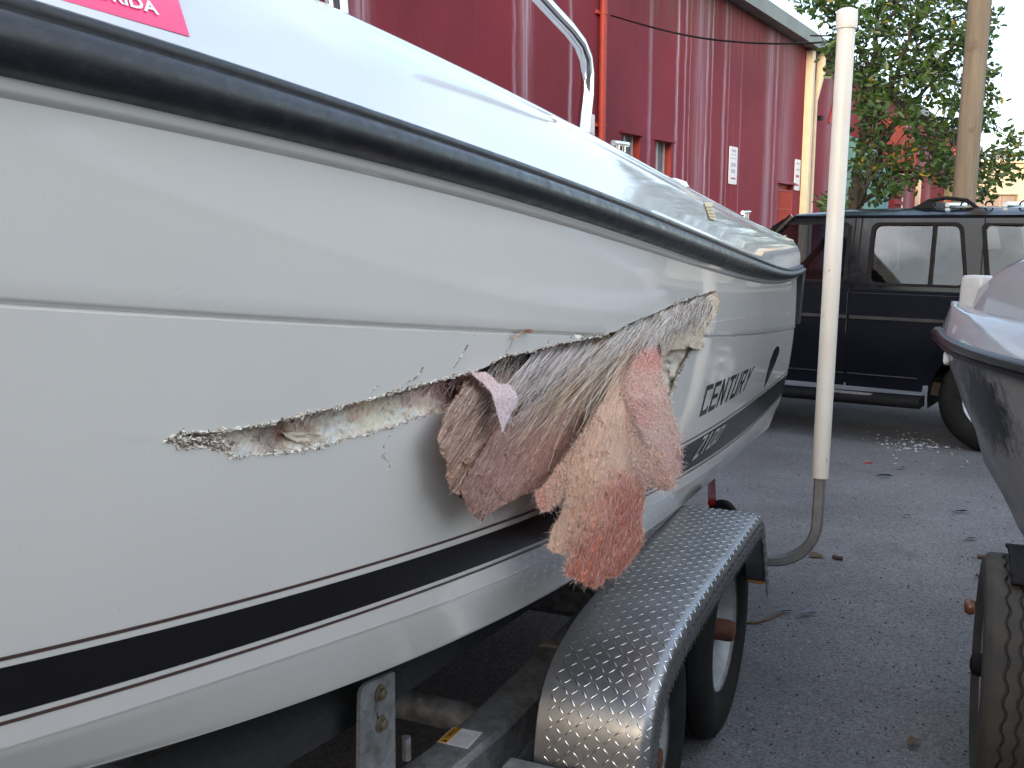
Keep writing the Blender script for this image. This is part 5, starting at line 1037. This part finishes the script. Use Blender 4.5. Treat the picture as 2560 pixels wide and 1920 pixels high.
for c_ in (TC, TC+WB):
    mb = MB(); rows = [[cp(a, w_, b) for w_ in (.0, .02, .45)] for a, b in [(c_+(AR+.0)*cos(radians(q)), .36+AR*sin(radians(q))) for q in range(190, -11, -10)]]; mb.loft(rows); mb.build('wheel_arch', M['black'], car, smooth=60)
cwp = wheel_parts(R=.37, W=.24, rim_r=.20)
M['alloy'] = varied('dull_alloy', (.50, .51, .53, 1), (.40, .41, .43, 1), 20, .4, .4)
rm2 = MB(); hw = .12
rm2.lathe([(.206, hw*.86), (.206, hw*.78), (.196, hw*.72), (.178, hw*.55), (.174, hw*.1), (.174, -hw*.8)], (0, 0, 0), (0, 0, 1), 48)
rm2.lathe([(.17, hw*.05), (.06, hw*.05)], (0, 0, 0), (0, 0, 1), 24)
for k in range(6):
    a = 2*pi*k/6; R = Matrix.Rotation(a, 3, 'Z'); rm2.add([R @ Vector(q) for q in ((.05, -.026, hw*.5), (.05, .026, hw*.5), (.18, .034, hw*.62), (.18, -.034, hw*.62), (.05, -.026, hw*.2), (.05, .026, hw*.2), (.18, .034, hw*.3), (.18, -.034, hw*.3))], [(0, 3, 2, 1), (0, 1, 5, 4), (1, 2, 6, 5), (2, 3, 7, 6), (3, 0, 4, 7)])
rm2.lathe([(.07, hw*.3), (.07, hw*.52), (.04, hw*.6), (0, hw*.6)], (0, 0, 0), (0, 0, 1), 20)
cwp = (cwp[0], rm2, cwp[2]); cm = None
for c_, w_, axis in ((TC, .15, -CI), (TC+WB, .15, -CI), (TC, 1.55, CI), (TC+WB, 1.55, CI)):
    r_ = make_wheel('wheel', car, CAO+CF*c_+CI*w_+Vector((0, 0, .37)), axis, cwp, (M['tyre'], M['alloy'], M['black']), cm); cm = cm or r_
for a_, w_ in ((1.05, .45), (1.05, 1.22), (.1, .45), (.1, 1.22)):
    mb = MB(); mb.loft([[cp(a_+x, w_+y, z_) for x, y, z_ in ((-.03+s_, -hw2, 0.62+h), (.09+s_, -hw2, .62+h), (.09+s_, hw2, .62+h), (-.03+s_, hw2, .62+h))] for h, s_, hw2 in ((0, .08, .24), (.3, .03, .24), (.5, -.03, .23), (.56, -.04, .18))], close=True); mb.add([cp(a_+x, w_+y, 1.18) for x, y in ((-.07, -.18), (.05, -.18), (.05, .18), (-.07, .18))], [(0, 1, 2, 3)]); se = mb.build('seat', M['seat'], car, smooth=40)
    mb = MB(); mb.loft([[cp(a_+x, w_+y, z_) for x, y in ((-.1, -h2), (0, -h2), (0, h2), (-.1, h2))] for z_, h2 in ((1.23, .11), (1.28, .13), (1.38, .13), (1.42, .10))], close=True); mb.build('headrest', M['seat'], se, smooth=40)
sw = MB(); c0 = cp(1.62, .45, 1.08); ax1 = CI; ax2 = (Vector((0, 0, 1))*.9+CF*.4).normalized(); sw.tube([c0+ax1*.19*cos(q)+ax2*.19*sin(q) for q in np.linspace(0, 2*pi, 25)], .014, 6); sw.build('steering_wheel', M['black'], car, smooth=60)
mb = MB(); mb.box(0, 0, 0, .25, 1.5, .2); mb.v = [tuple(cp(1.88+p[0], .85+p[1], 1.02+p[2])) for p in mb.v]; mb.build('dashboard', M['black'], car)

# ------------------------------------------------------------------ second boat: grey bow pointing at the car
TIP = Vector((1.735, 4.0, 0)); BA = Vector((.55, -.835, 0)).normalized(); BN = Vector((-BA[1]*-1, -BA[0]*1, 0)); BN = Vector((BA[1], -BA[0], 0)).normalized()
if BN[0] > 0: BN = -BN
def b2(b, n, z): return TIP+BA*b+BN*n+Vector((0, 0, z))
boat2 = thing('boat', b2(2, 0, 0), 'silver grey boat bow with black rub rail and white bow block at the right edge', 'boat')
M['grey_gel'] = gelcoat('grey_gelcoat', (.27, .285, .31, 1), (.22, .235, .26, 1), .07)
from mathutils.bvhtree import BVHTree
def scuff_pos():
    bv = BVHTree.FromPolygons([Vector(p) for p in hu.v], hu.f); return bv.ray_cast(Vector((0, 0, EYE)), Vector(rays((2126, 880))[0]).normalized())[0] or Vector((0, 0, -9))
def hb2(b): return .62*(1-math.exp(-b/.42))+.12*b if b > 0 else 0.
bs = [0, .015, .04, .08, .13, .2, .3, .42, .56, .72, .9, 1.15, 1.5, 2.0, 2.6, 3.2]
zr2 = lambda b: 1.168-.030*min(b, 1.5)
hu = MB(); rows = []
for b in bs:
    r_ = []
    for f in np.linspace(0, 1, 9):                    # rail down to the stem/keel
        z_ = zr2(b)-.015-f*(.86 if b > .6 else .86); sb = max(0., (zr2(b)-z_-.015)*.70); bb = max(b, 0)
        n_ = hb2(max(0., b-sb*.55))*(1-.55*f**1.3); r_.append(b2(max(b, min(sb, 1.2)) if True else b, max(n_*.97, 0.012 if b <= sb else n_*.97), z_))
    rows.append(r_)
hu.loft(rows); hu.loft([[p-BN*2*((p-TIP).dot(BN)) for p in r_] for r_ in rows])
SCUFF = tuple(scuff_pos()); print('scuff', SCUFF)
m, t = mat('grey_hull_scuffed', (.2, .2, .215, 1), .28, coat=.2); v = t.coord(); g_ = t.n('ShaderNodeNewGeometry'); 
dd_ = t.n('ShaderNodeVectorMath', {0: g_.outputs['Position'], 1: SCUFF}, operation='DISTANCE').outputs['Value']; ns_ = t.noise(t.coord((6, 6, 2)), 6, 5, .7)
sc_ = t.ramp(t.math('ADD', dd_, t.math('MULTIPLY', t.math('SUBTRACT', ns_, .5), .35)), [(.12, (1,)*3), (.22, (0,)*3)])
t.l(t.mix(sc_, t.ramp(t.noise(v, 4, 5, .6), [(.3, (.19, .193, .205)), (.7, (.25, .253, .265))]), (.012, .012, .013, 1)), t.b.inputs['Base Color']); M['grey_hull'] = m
hu.build('hull', M['grey_hull'], boat2, smooth=50)
dk2 = MB(); rows = []
def dsec2(b):
    n0 = hb2(b); return [(n0, zr2(b)), (n0*.97, zr2(b)+.03), (max(n0*.88-.02, 0), zr2(b)+.078), (max(n0*.83-.03, 0), zr2(b)+.106), (max(n0*.77-.04, 0), zr2(b)+.118), (0, zr2(b)+.130)]
for b in bs: rows.append([b2(max(b, 0.03 if i > 1 else b), n_, z_) for i, (n_, z_) in enumerate(dsec2(b))])
dk2.loft(rows); dk2.loft([[p-BN*2*((p-TIP).dot(BN)) for p in r_] for r_ in rows]); dk2.build('deck', M['grey_gel'], boat2, smooth=40)
rl2 = MB(); rows = []
for b in bs: rows.append([b2(b-(.018 if b < .03 else 0)-x*.5, hb2(b)+x, zr2(b)+y) for x, y in ((-.01, .022), (.012, .020), (.024, .008), (.026, -.008), (.016, -.016), (.02, -.022), (.012, -.034), (-.01, -.036))])
rl2.loft(rows); rl2.loft([[p-BN*2*((p-TIP).dot(BN)) for p in r_] for r_ in rows]); M['rail_gloss'] = varied('glossy_black_rail', (.010, .010, .012, 1), (.016, .016, .018, 1), 20, .32); M['rail_gloss'].node_tree.nodes['Principled BSDF'].inputs['Specular IOR Level'].default_value = .3; rl2.build('rub_rail', M['rail_gloss'], boat2, smooth=50)
cb = MB(); rows = []                                 # cuddy rising behind the bow
for b, w_, h in ((.16, .05, .0), (.195, .10, .085), (.30, .17, .165), (.5, .26, .265), (.9, .42, .40), (1.4, .54, .50), (2.2, .62, .52), (3.0, .64, .50)):
    z0_ = zr2(b)+.122; rows.append([b2(b, w_*f, z0_+h*g) for f, g in ((1.15, -.03), (1.0, .45), (.86, .82), (.6, .97), (0, 1.0), (-.6, .97), (-.86, .82), (-1., .45), (-1.15, -.03))])
cb.loft(rows); cb.build('cuddy', M['grey_gel'], boat2, smooth=50)
bk = MB(); rows = []
for z_, g in ((.07, 1.06), (.15, 1.0), (.215, .97), (.24, .92), (.248, .80)):
    rows.append([b2(.15+x*g, .02+y*g, zr2(.1)+z_-.01) for x, y in rrect(-.052, -.045, .05, .045, .02, 3)])
bk.loft(rows, close=True); bk.add(rows[-1], [tuple(range(len(rows[-1])))]); bk.build('bow_block', varied('bow_block_grey', (.42, .42, .43, 1), (.36, .36, .37, 1), 12, .3), boat2, smooth=50)
for b_, n_, z_ in ((.10, .10, 1.085), (.13, .15, 1.10)):
    mb = MB(); mb.lathe([(.0, -.03), (.012, -.028), (.016, 0), (.012, .028), (0, .03)], b2(b_, n_, z_), Vector((.2, .1, 1)), 12); mb.build('fitting', M['white_paint'], boat2, smooth=60)
# its neighbour's trailer wheel in the lower right corner
A2 = radians(23); W2 = Vector((1.452, 2.70, .33)); w2f = Vector((sin(A2), cos(A2), 0)); w2s = Vector((-cos(A2), sin(A2), 0))
tr2 = thing('boat_trailer', (W2[0]+.6, W2[1], 0), 'dark trailer with a dusty zigzag-tread tyre in the lower right corner', 'boat trailer')
ty2 = MB(); R_, hw = .33, .105
n = 120; prof = [(.20, -hw*.8), (R_*.8, -hw), (R_*.95, -hw*.97), (R_*.99, -hw*.86)]
ribs = 5; rows = []
for k in range(n):
    a = 2*pi*k/n; zg = .004*(1 if (k//2) % 2 else -1); pr = list(prof)
    for i in range(ribs):
        x0 = -hw*.82+i*(hw*1.64/ribs); x1 = x0+hw*1.64/ribs; zz1 = zg if i < ribs-1 else 0; zz0 = zg if i > 0 else 0
        if i > 0: pr += [(R_-.011, x0+zz0+.0005)]
        pr += [(R_, x0+.003+zz0), (R_, x1-.006+zz1)]
        if i < ribs-1: pr += [(R_-.011, x1-.004+zz1)]
    pr += [(R_*.99, hw*.86), (R_*.95, hw*.97), (R_*.8, hw), (.20, hw*.8)]
    rows.append([Vector((r*cos(a), r*sin(a), z_)) for r, z_ in pr])
rows.append(rows[0]); ty2.loft(rows)
wp2 = wheel_parts(R=.33, W=.21, rim_r=.195); M['rim_dark'] = varied('dull_wheel_rim', (.20, .205, .21, 1), (.14, .14, .145, 1), 20, .55, .3)
make_wheel('wheel', tr2, W2, w2s, (ty2, wp2[1], wp2[2]), (M['tyre_dusty'], M['rim_dark'], M['black']))
fm = MB(); rows = []
for a in np.linspace(70, 118, 8):
    q = radians(a); rows.append([W2+w2f*(-.36*cos(q))*-1+Vector((0, 0, .36*sin(q)))+w2s*x for x in (-.14, .035, .045)])
fm.loft(rows); fo = fm.build('mudguard', M['black'], tr2, smooth=50); so = fo.modifiers.new('sheet', 'SOLIDIFY'); so.thickness = .012
mb = MB(); mb.tube([W2+w2f*-.02+w2s*-.06, W2+w2f*-.42+w2s*-.10+Vector((0, 0, -.03)), W2+w2f*-.62+w2s*-.2+Vector((0, 0, .0))], .05, 10); mb.build('swing_arm', M['black'], tr2, smooth=50)
mb = MB(); mb.tube([W2+w2f*1.5+w2s*-.45+Vector((0, 0, .15)), W2+w2f*-1.2+w2s*-.45+Vector((0, 0, .15))], .045, 8); mb.build('frame_rail', M['black'], tr2, smooth=50)
M['amber_old'] = varied('weathered_amber_lens', (.16, .055, .02, 1), (.10, .035, .015, 1), 30, .3)
c = on_y(2424, 1513, 3.0); mb = MB(); mb.lathe([(0, -.02), (.026, -.018), (.030, 0), (.022, .014), (0, .018)], c, w2s, 18); mb.build('marker_light', M['amber_old'], tr2, smooth=50)
c2 = on_y(2093, 1310, 3.35); mb = MB(); mb.lathe([(0, -.02), (.026, -.018), (.030, 0), (.022, .014), (0, .018)], c2, w2s, 18); mb.build('marker_light', M['amber_old'], tr2, smooth=50)
mb = MB(); mb.tube([c2, c2+Vector((.12, .05, .0)), W2+w2f*.5+w2s*-.45+Vector((0, 0, .15))], .012, 6); mb.build('light_bracket', M['black'], tr2, smooth=50)

# ------------------------------------------------------------------ pole, tree, far building
m, t = mat('pole_timber', (.2, .15, .1, 1), .85); v = t.coord((1, 1, .06)); f = t.noise(v, 24, 6, .7); v2 = t.coord(); 
t.l(t.mix(t.ramp(t.noise(v2, 5, 3, .5), [(.62, (0,)*3), (.70, (.6,)*3)]), t.ramp(f, [(.3, (.115, .092, .068)), (.7, (.20, .165, .125))]), (.09, .065, .045, 1)), t.b.inputs['Base Color']); t.bump(f, .5, .01); M['timber'] = m
pb, pt = on_y(2079, 470, 9.3), on_y(2117, 0, 9.3); d = (pt-pb).normalized(); p0 = pb-d*(pb[2]/d[2]); p1 = pb+d*7
up_ = tag(MB().tube([p0.lerp(p1, f) for f in np.linspace(0, 1, 10)], [.104-.014*f for f in np.linspace(0, 1, 10)], 20).build('utility_pole', M['timber'], None, smooth=60, org=p0), 'tall round wooden pole standing behind the black car', 'pole')
m, t = mat('bark', (.03, .024, .02, 1), .9); M['bark'] = m
v = t.coord(); t.l(t.ramp(t.noise(v, 9, 5, .6), [(.3, (.022, .018, .015)), (.7, (.06, .05, .04))]), t.b.inputs['Base Color'])
def leafmat(name, a, b, c):
    m, t = mat(name, a, .42); v = t.coord(); oi = t.n('ShaderNodeObjectInfo').outputs['Random']; geo = t.n('ShaderNodeNewGeometry').outputs['Random Per Island']
    col = t.ramp(t.math('FRACT', t.math('ADD', geo, oi)), [(0, a), (.62, b), (.955, b), (.985, c)]); t.l(col, t.b.inputs['Base Color'])
    tr = t.n('ShaderNodeBsdfTranslucent', {0: col}); mx = t.n('ShaderNodeMixShader', {0: .25}); t.l(t.b.outputs[0], mx.inputs[1]); t.l(tr.outputs[0], mx.inputs[2]); t.l(mx.outputs[0], t.out.inputs[0]); return m
M['leaf'] = leafmat('leaf_green', (.022, .055, .012), (.058, .112, .021), (.30, .22, .02))
tb_ = on_y(1846, 470, 11.); tree = thing('broadleaf_tree', (tb_[0], 11., 0), 'loose evergreen tree with dark leafy branches between the black car and the warehouse', 'tree')
limbs = [([(1843, 620), (1842, 470), (1846, 410), (1856, 340), (1870, 250), (1884, 150), (1895, 60), (1902, -60)], .075, 0.),
 ([(1846, 440), (1880, 380), (1912, 300), (1960, 230), (2010, 180), (2060, 150), (2120, 130)], .038, .5), ([(1852, 380), (1868, 320), (1900, 240), (1930, 170), (1962, 90), (1990, 20), (2010, -60)], .042, -.4),
 ([(1846, 450), (1872, 430), (1905, 405), (1960, 385), (2010, 375), (2060, 384), (2110, 400)], .032, -.8), ([(1870, 300), (1905, 285), (1950, 262), (2000, 254), (2060, 258), (2120, 270), (2190, 300)], .026, .9),
 ([(1862, 330), (1880, 320), (1930, 320), (1990, 322), (2040, 335), (2072, 362)], .024, -.3), ([(1884, 160), (1860, 110), (1830, 60), (1790, 20), (1740, -10), (1690, -20)], .028, .3), ([(1880, 190), (1850, 160), (1820, 150), (1795, 130)], .016, 1.),
 ([(1930, 170), (1990, 150), (2050, 110), (2110, 60), (2140, 20)], .022, -.6), ([(2000, 254), (2040, 290), (2100, 330), (2150, 360), (2200, 380)], .015, .4), ([(2050, 180), (2110, 190), (2150, 215), (2160, 240)], .013, .2), ([(1846, 455), (1860, 440), (1870, 420), (1872, 400)], .02, -1.0), ([(2110, 330), (2160, 325), (2200, 300), (2230, 310)], .010, .5), ([(1842, 460), (1830, 452), (1812, 440), (1790, 436)], .012, -.6), ([(1980, 100), (2040, 60), (2090, 20), (2140, 30)], .018, .6), ([(1895, 60), (1940, 20), (1990, -30)], .03, .2)]
tw = []; 
for k, (pl, r, dy) in enumerate(limbs):
    n = len(pl); pts = [on_y(x, y, 11.+dy*(i/(n-1))) for i, (x, y) in enumerate(pl)]
    if k == 0: pts[0] = Vector((tb_[0], 11., 0.)); 
    q = []
    for i in range(n-1):
        for j in range(4): q.append(pts[i].lerp(pts[i+1], j/4)+Vector((noise.noise(pts[i]*3+Vector((j, 0, k))), noise.noise(pts[i]*3+Vector((0, j, k+9))), noise.noise(pts[i]*3+Vector((k, 7, j)))))*.035)
    q.append(pts[-1]); q[0] = pts[0]; rs = [r*(1-.8*i/(len(q)-1)) for i in range(len(q))]
    MB().tube(q, rs, 8).build('trunk' if k == 0 else 'branch', M['bark'], tree, smooth=60); tw += [(p, rs[i], k) for i, p in enumerate(q) if i > 5]
def leaf_shape(L, Wd):
    return [(0, 0, 0), (L*.3, Wd*.42, .10*L), (L*.7, Wd*.46, .10*L), (L, 0, -.02*L), (L*.7, -Wd*.46, .10*L), (L*.3, -Wd*.42, .10*L), (L*.5, 0, 0)], [(0, 6, 1), (1, 6, 2), (2, 6, 3), (3, 6, 4), (4, 6, 5), (5, 6, 0)]
clusters = []                                          # (centre, n leaves)
CROWN = [([(1690, -40), (1730, 15), (1790, 40), (1815, 120), (1850, 100), (2080, 120), (2140, 60), (2130, -40)], 230), ([(1850, 100), (1960, 110), (2075, 120), (2060, 190), (1990, 200), (1900, 215), (1860, 260)], 100), ([(1960, 200), (2075, 170), (2070, 250), (2060, 330), (1990, 340), (1960, 290), (1920, 250)], 105), ([(1840, 330), (1900, 310), (1960, 330), (1990, 390), (1940, 420), (1880, 440), (1850, 455), (1836, 400)], 100), ([(1780, 420), (1836, 425), (1832, 455), (1782, 452)], 16), ([(1785, 120), (1835, 60), (1840, 170), (1795, 165)], 26),
 ([(2100, 0), (2150, 30), (2145, 100), (2110, 110)], 20), ([(2100, 170), (2150, 150), (2160, 220), (2105, 215)], 18), ([(2090, 240), (2140, 225), (2150, 275), (2090, 285)], 18), ([(2080, 330), (2200, 330), (2205, 370), (2140, 400), (2080, 380)], 42), ([(2080, 380), (2140, 400), (2140, 440), (2090, 430)], 18), ([(2170, 280), (2212, 270), (2230, 330), (2180, 330)], 14), ([(1850, 200), (1900, 190), (1920, 300), (1860, 330)], 46), ([(1990, 330), (2075, 330), (2060, 400), (1990, 400)], 44), ([(2105, 110), (2150, 115), (2148, 160), (2105, 165)], 10)]
for poly, n in CROWN:
    a = np.array(poly); lo_, hi_ = a.min(0), a.max(0); g = 0; n = int(n*(1.4 if poly[0][1] < 120 else .9))
    while g < n:
        x, y = random.uniform(lo_[0], hi_[0]), random.uniform(lo_[1], hi_[1])
        if inpoly([x], [y], poly)[0]: g += 1; clusters.append((on_y(x, y, 11.+random.gauss(0, .55)), random.randint(5, 9)))
leaves = []
for c, n in clusters:
    ax = Vector((random.gauss(0, 1), random.gauss(0, 1), random.gauss(.35, .7))).normalized()
    for k in range(n):
        dirn = (ax*.5+Vector((random.gauss(0, 1), random.gauss(0, 1), random.gauss(0, .8)))).normalized(); sd_ = dirn.orthogonal().normalized(); sd_ = Matrix.Rotation(random.uniform(0, 6.28), 3, dirn) @ sd_; L = random.uniform(.062, .11)
        leaves.append((c+dirn*.02+Vector((random.gauss(0, .035), random.gauss(0, .035), random.gauss(0, .035))), dirn, sd_, L))
leaves.sort(key=lambda l: l[0][1]); near_, rest = leaves[:280], leaves[280:]
ls, lf = leaf_shape(.10, .046); lme = bpy.data.meshes.new('leaf'); lme.from_pydata(ls, [], lf); lme.materials.append(M['leaf'])
for p, dn_, sd_, L in near_:
    o = bpy.data.objects.new('leaf', lme); COL.objects.link(o); o.parent = tree; Mx = Matrix((dn_, sd_, dn_.cross(sd_))).transposed().to_4x4(); o.matrix_local = Matrix.Translation(p-tree.location) @ Mx @ Matrix.Scale(L/.10, 4)
fo = MB()
for p, dn_, sd_, L in rest:
    up = dn_.cross(sd_); k = L/.10; fo.add([p+(dn_*a+sd_*b+up*c)*k for a, b, c in ls], lf)
o = fo.build('foliage', M['leaf'], tree); o['kind'] = 'stuff'
twg = MB()
for c, n in clusters[::2]:
    b_ = min(tw, key=lambda t_: (t_[0]-c).length); twg.tube([b_[0], b_[0].lerp(c, .5)+Vector((0, 0, .04)), c], [.006, .004, .003], 4, cap=False)
o = twg.build('twigs', M['bark'], tree); o['kind'] = 'stuff'
# far cream building
fc = on_y(2330, 470, 46.); far = thing('far_building', (fc[0], 46., 0), 'cream flat-roofed building far behind the wooden pole', 'building')
M['cream_wall'] = varied('cream_wall', (.62, .50, .36, 1), (.52, .42, .30, 1), .5, .8)
xw0, xw1 = on_y(2060, 470, 46.)[0], on_y(2400, 470, 46.)[0]; ztop = on_y(2150, 352, 46.)[2]; wz0, wz1 = on_y(2150, 476, 46.)[2], on_y(2150, 420, 46.)[2]; wx0, wx1 = on_y(2098, 450, 46.)[0], on_y(2197, 450, 46.)[0]
plate([(xw0, 0), (xw1, 0), (xw1, ztop), (xw0, ztop)], [[(wx0, wz0), (wx1, wz0), (wx1, wz1), (wx0, wz1)]], lambda a, b, d: Vector((a, 46.+d, b)), .4).build('wall', M['cream_wall'], far)
mb = MB(); mb.box((xw0+xw1)/2, 52., ztop/2, xw1-xw0, 11, ztop-.3); mb.build('building_body', M['cream_wall'], far)
mb = MB(); mb.box((xw0+xw1)/2, 46.05, ztop+.06, xw1-xw0+.2, .6, .12); mb.build('parapet', M['cream_wall'], far)
M['shutter'] = varied('pinkish_shutter', (.30, .22, .19, 1), (.25, .19, .165, 1), 2, .7)
for i in range(3):
    for j in range(2):
        a, b = wx0+(wx1-wx0)*i/3, wx0+(wx1-wx0)*(i+1)/3; c_, d = wz0+(wz1-wz0)*j/2, wz0+(wz1-wz0)*(j+1)/2; mb = MB(); mb.box((a+b)/2, 46.2, (c_+d)/2, b-a-.08, .06, d-c_-.08); mb.build('pane', M['shutter'], far, bevel=.02)
mb = MB(); mb.box((wx0+wx1)/2, 46.3, (wz0+wz1)/2, wx1-wx0, .05, wz1-wz0); mb.build('window_frame', M['frame_white'], far)
c = on_y(2160, 346, 46.5); mb = MB(); mb.lathe([(.35, -.3), (.35, .3), (.42, .34), (.42, .45), (0, .55)], c, (0, 0, 1), 14); mb.build('roof_vent', M['galv'], far, smooth=40)

# ------------------------------------------------------------------ litter on the asphalt
M['dry_leaf'] = varied('dry_blue_grey_leaf', (.07, .085, .11, 1), (.11, .12, .14, 1), 30, .7); M['dead_leaf'] = varied('dead_brown_leaf', (.10, .055, .03, 1), (.06, .035, .022, 1), 30, .8); M['stick'] = varied('dry_stick', (.05, .032, .022, 1), (.08, .05, .035, 1), 30, .9)
def litter_leaf(px, py, L, Wd, rot, mt, label):
    c = on_z(px, py, .006); mb = MB(); vs, fs = leaf_shape(L, Wd); ca, sa = cos(rot), sin(rot); mb.add([c+Vector(((x-L/2)*ca-y*sa, (x-L/2)*sa+y*ca, .004+z*1.2+random.uniform(0, .006))) for x, y, z in vs], fs)
    tag(mb.build('fallen_leaf', M[mt], None, smooth=True, org=c), label, 'leaf', 'leaves fallen on the asphalt')
G_ = [(1745, 1328, .085, .035, .3, 'dry_leaf', 'blue-grey leaf lying beside the trailer tyre'), (1695, 1322, .07, .03, .1, 'dry_leaf', 'leaf at the end of the bent stick by the trailer tyre'), (2098, 1165, .075, .034, .2, 'dry_leaf', 'blue-grey leaf beside the right-hand trailer, above its tyre'), (1910, 1030, .12, .025, .0, 'dry_leaf', 'long thin leaf right of the guide pole'), (1945, 1012, .08, .03, .5, 'dry_leaf', 'leaf with a long pale stalk right of the guide pole'), (2075, 1106, .09, .028, .1, 'dry_leaf', 'leaf beside a white chip below the grey boat bow'), (1958, 1116, .06, .026, .0, 'dry_leaf', 'small dark leaf in the middle of the asphalt'), (1972, 1608, .07, .035, .7, 'dead_leaf', 'dark leaf at the bottom edge of the picture')]
for g in G_: litter_leaf(*g)
def stick(pts, r, label, mt='stick'):
    q = [on_z(x, y, r) for x, y in pts]; tag(MB().tube(q, r, 7).build('stick', M[mt], None, smooth=60, org=q[0]), label, 'stick', 'sticks on the asphalt')
stick([(2112, 1202), (2130, 1203), (2158, 1211), (2170, 1216)], .010, 'thick dark stick lying above the right-hand tyre'); stick([(1800, 1202), (1812, 1205), (1821, 1206)], .011, 'short brown stick right of the bent post')
stick([(1612, 1345), (1635, 1345), (1660, 1338), (1690, 1324)], .006, 'thin bent stick coming out from the trailer tyre'); stick([(2110, 1240), (2118, 1248), (2126, 1254)], .005, 'tiny black twig beside the right-hand tyre')
c = on_z(1763, 1200, .008); mb = MB(); mb.add([c+Vector(p) for p in ((-.03, -.02, 0), (.03, -.025, 0), (.035, .015, .004), (-.01, .03, .012), (-.035, .01, .004), (0, 0, .016))], [(0, 1, 5), (1, 2, 5), (2, 3, 5), (3, 4, 5), (4, 0, 5)])
tag(mb.build('fallen_leaf', M['dead_leaf'], None, org=c), 'curled brown leaf beside the foot of the bent post', 'leaf', 'leaves fallen on the asphalt')
c = on_z(1874, 1000, .004); mb = MB(); mb.add([c+Vector(p) for p in ((-.03, 0, 0), (.03, -.01, .0), (.035, .008, .004), (-.02, .012, .006))], [(0, 1, 2, 3)]); tag(mb.build('red_scrap', M['red_lens'], None, org=c), 'tiny red plastic scrap on the asphalt behind the guide pole', 'scrap')
ch = MB()
for _ in range(150):
    px = random.gauss(1975, 38); py = 958+random.gauss(0, 9)+(px-1975)*.06
    if random.random() < .15: px, py = random.uniform(1850, 2110), random.uniform(935, 1010)
    p = on_z(px, py, .004); s_ = random.uniform(.005, .020); a = random.uniform(0, 6.3)
    ch.add([p+Vector((s_*cos(a+q)*random.uniform(.5, 1.2), s_*sin(a+q)*random.uniform(.5, 1.2), random.uniform(0, .006))) for q in (0, 1.5, 3.1, 4.6)], [(0, 1, 2, 3)])
o = ch.build('paint_chips', M['label_white']); o['kind'] = 'stuff'
gr = MB()
for _ in range(2200):
    px, py = random.uniform(1480, 2300), 880+760*random.random()**1.2
    p = on_z(px, py, .0); s_ = random.choice((.002, .0025, .003, .004, .006)); a = random.uniform(0, 6.3); h = s_*random.uniform(.5, 1.)
    col = random.choice(((.02, .019, .018), (.03, .028, .025), (.04, .03, .025), (.24, .22, .2), (.14, .12, .11), (.02, .02, .02))); gr.add([p+Vector((s_*cos(a+q), s_*sin(a+q)*.8, 0.)) for q in (0, 1.6, 3.1, 4.7)]+[p+Vector((0, 0, h))], [(0, 1, 4), (1, 2, 4), (2, 3, 4), (3, 0, 4)], col)
o = gr.build('grit', M['fibre'], cols=True); o['kind'] = 'stuff'

# ------------------------------------------------------------------ unseen warehouse added behind the camera: darkens reflections, blocks the low sun
yard = thing('warehouse', (-6, -24, 0), 'unseen grey warehouse added behind the camera to darken reflections and block the low sun', 'building')
M['unseen_wall'] = varied('unseen_grey_wall', (.17, .165, .155, 1), (.12, .115, .11, 1), .4, .8)
rotm = Matrix.Rotation(radians(24), 3, 'Z')
mb = MB(); mb.box(0, 0, 4.1, 64, 12, 8.2, None); mb.v = [tuple(rotm @ Vector(p)+Vector((-10, -30, 0))) for p in mb.v]; mb.build('wall', M['unseen_wall'], yard)
mb = MB(); mb.box(0, 0, 8.35, 65, 13, .3, None); mb.v = [tuple(rotm @ Vector(p)+Vector((-10, -30, 0))) for p in mb.v]; mb.build('roof', M['fascia'], yard)
for i in range(5):
    mb = MB(); mb.box(-22+i*11, 6.03, 1.9, 4.2, .12, 3.6, None); mb.v = [tuple(rotm @ Vector(p)+Vector((-10, -30, 0))) for p in mb.v]; mb.build('unseen_roller_door', M['galv'], yard)
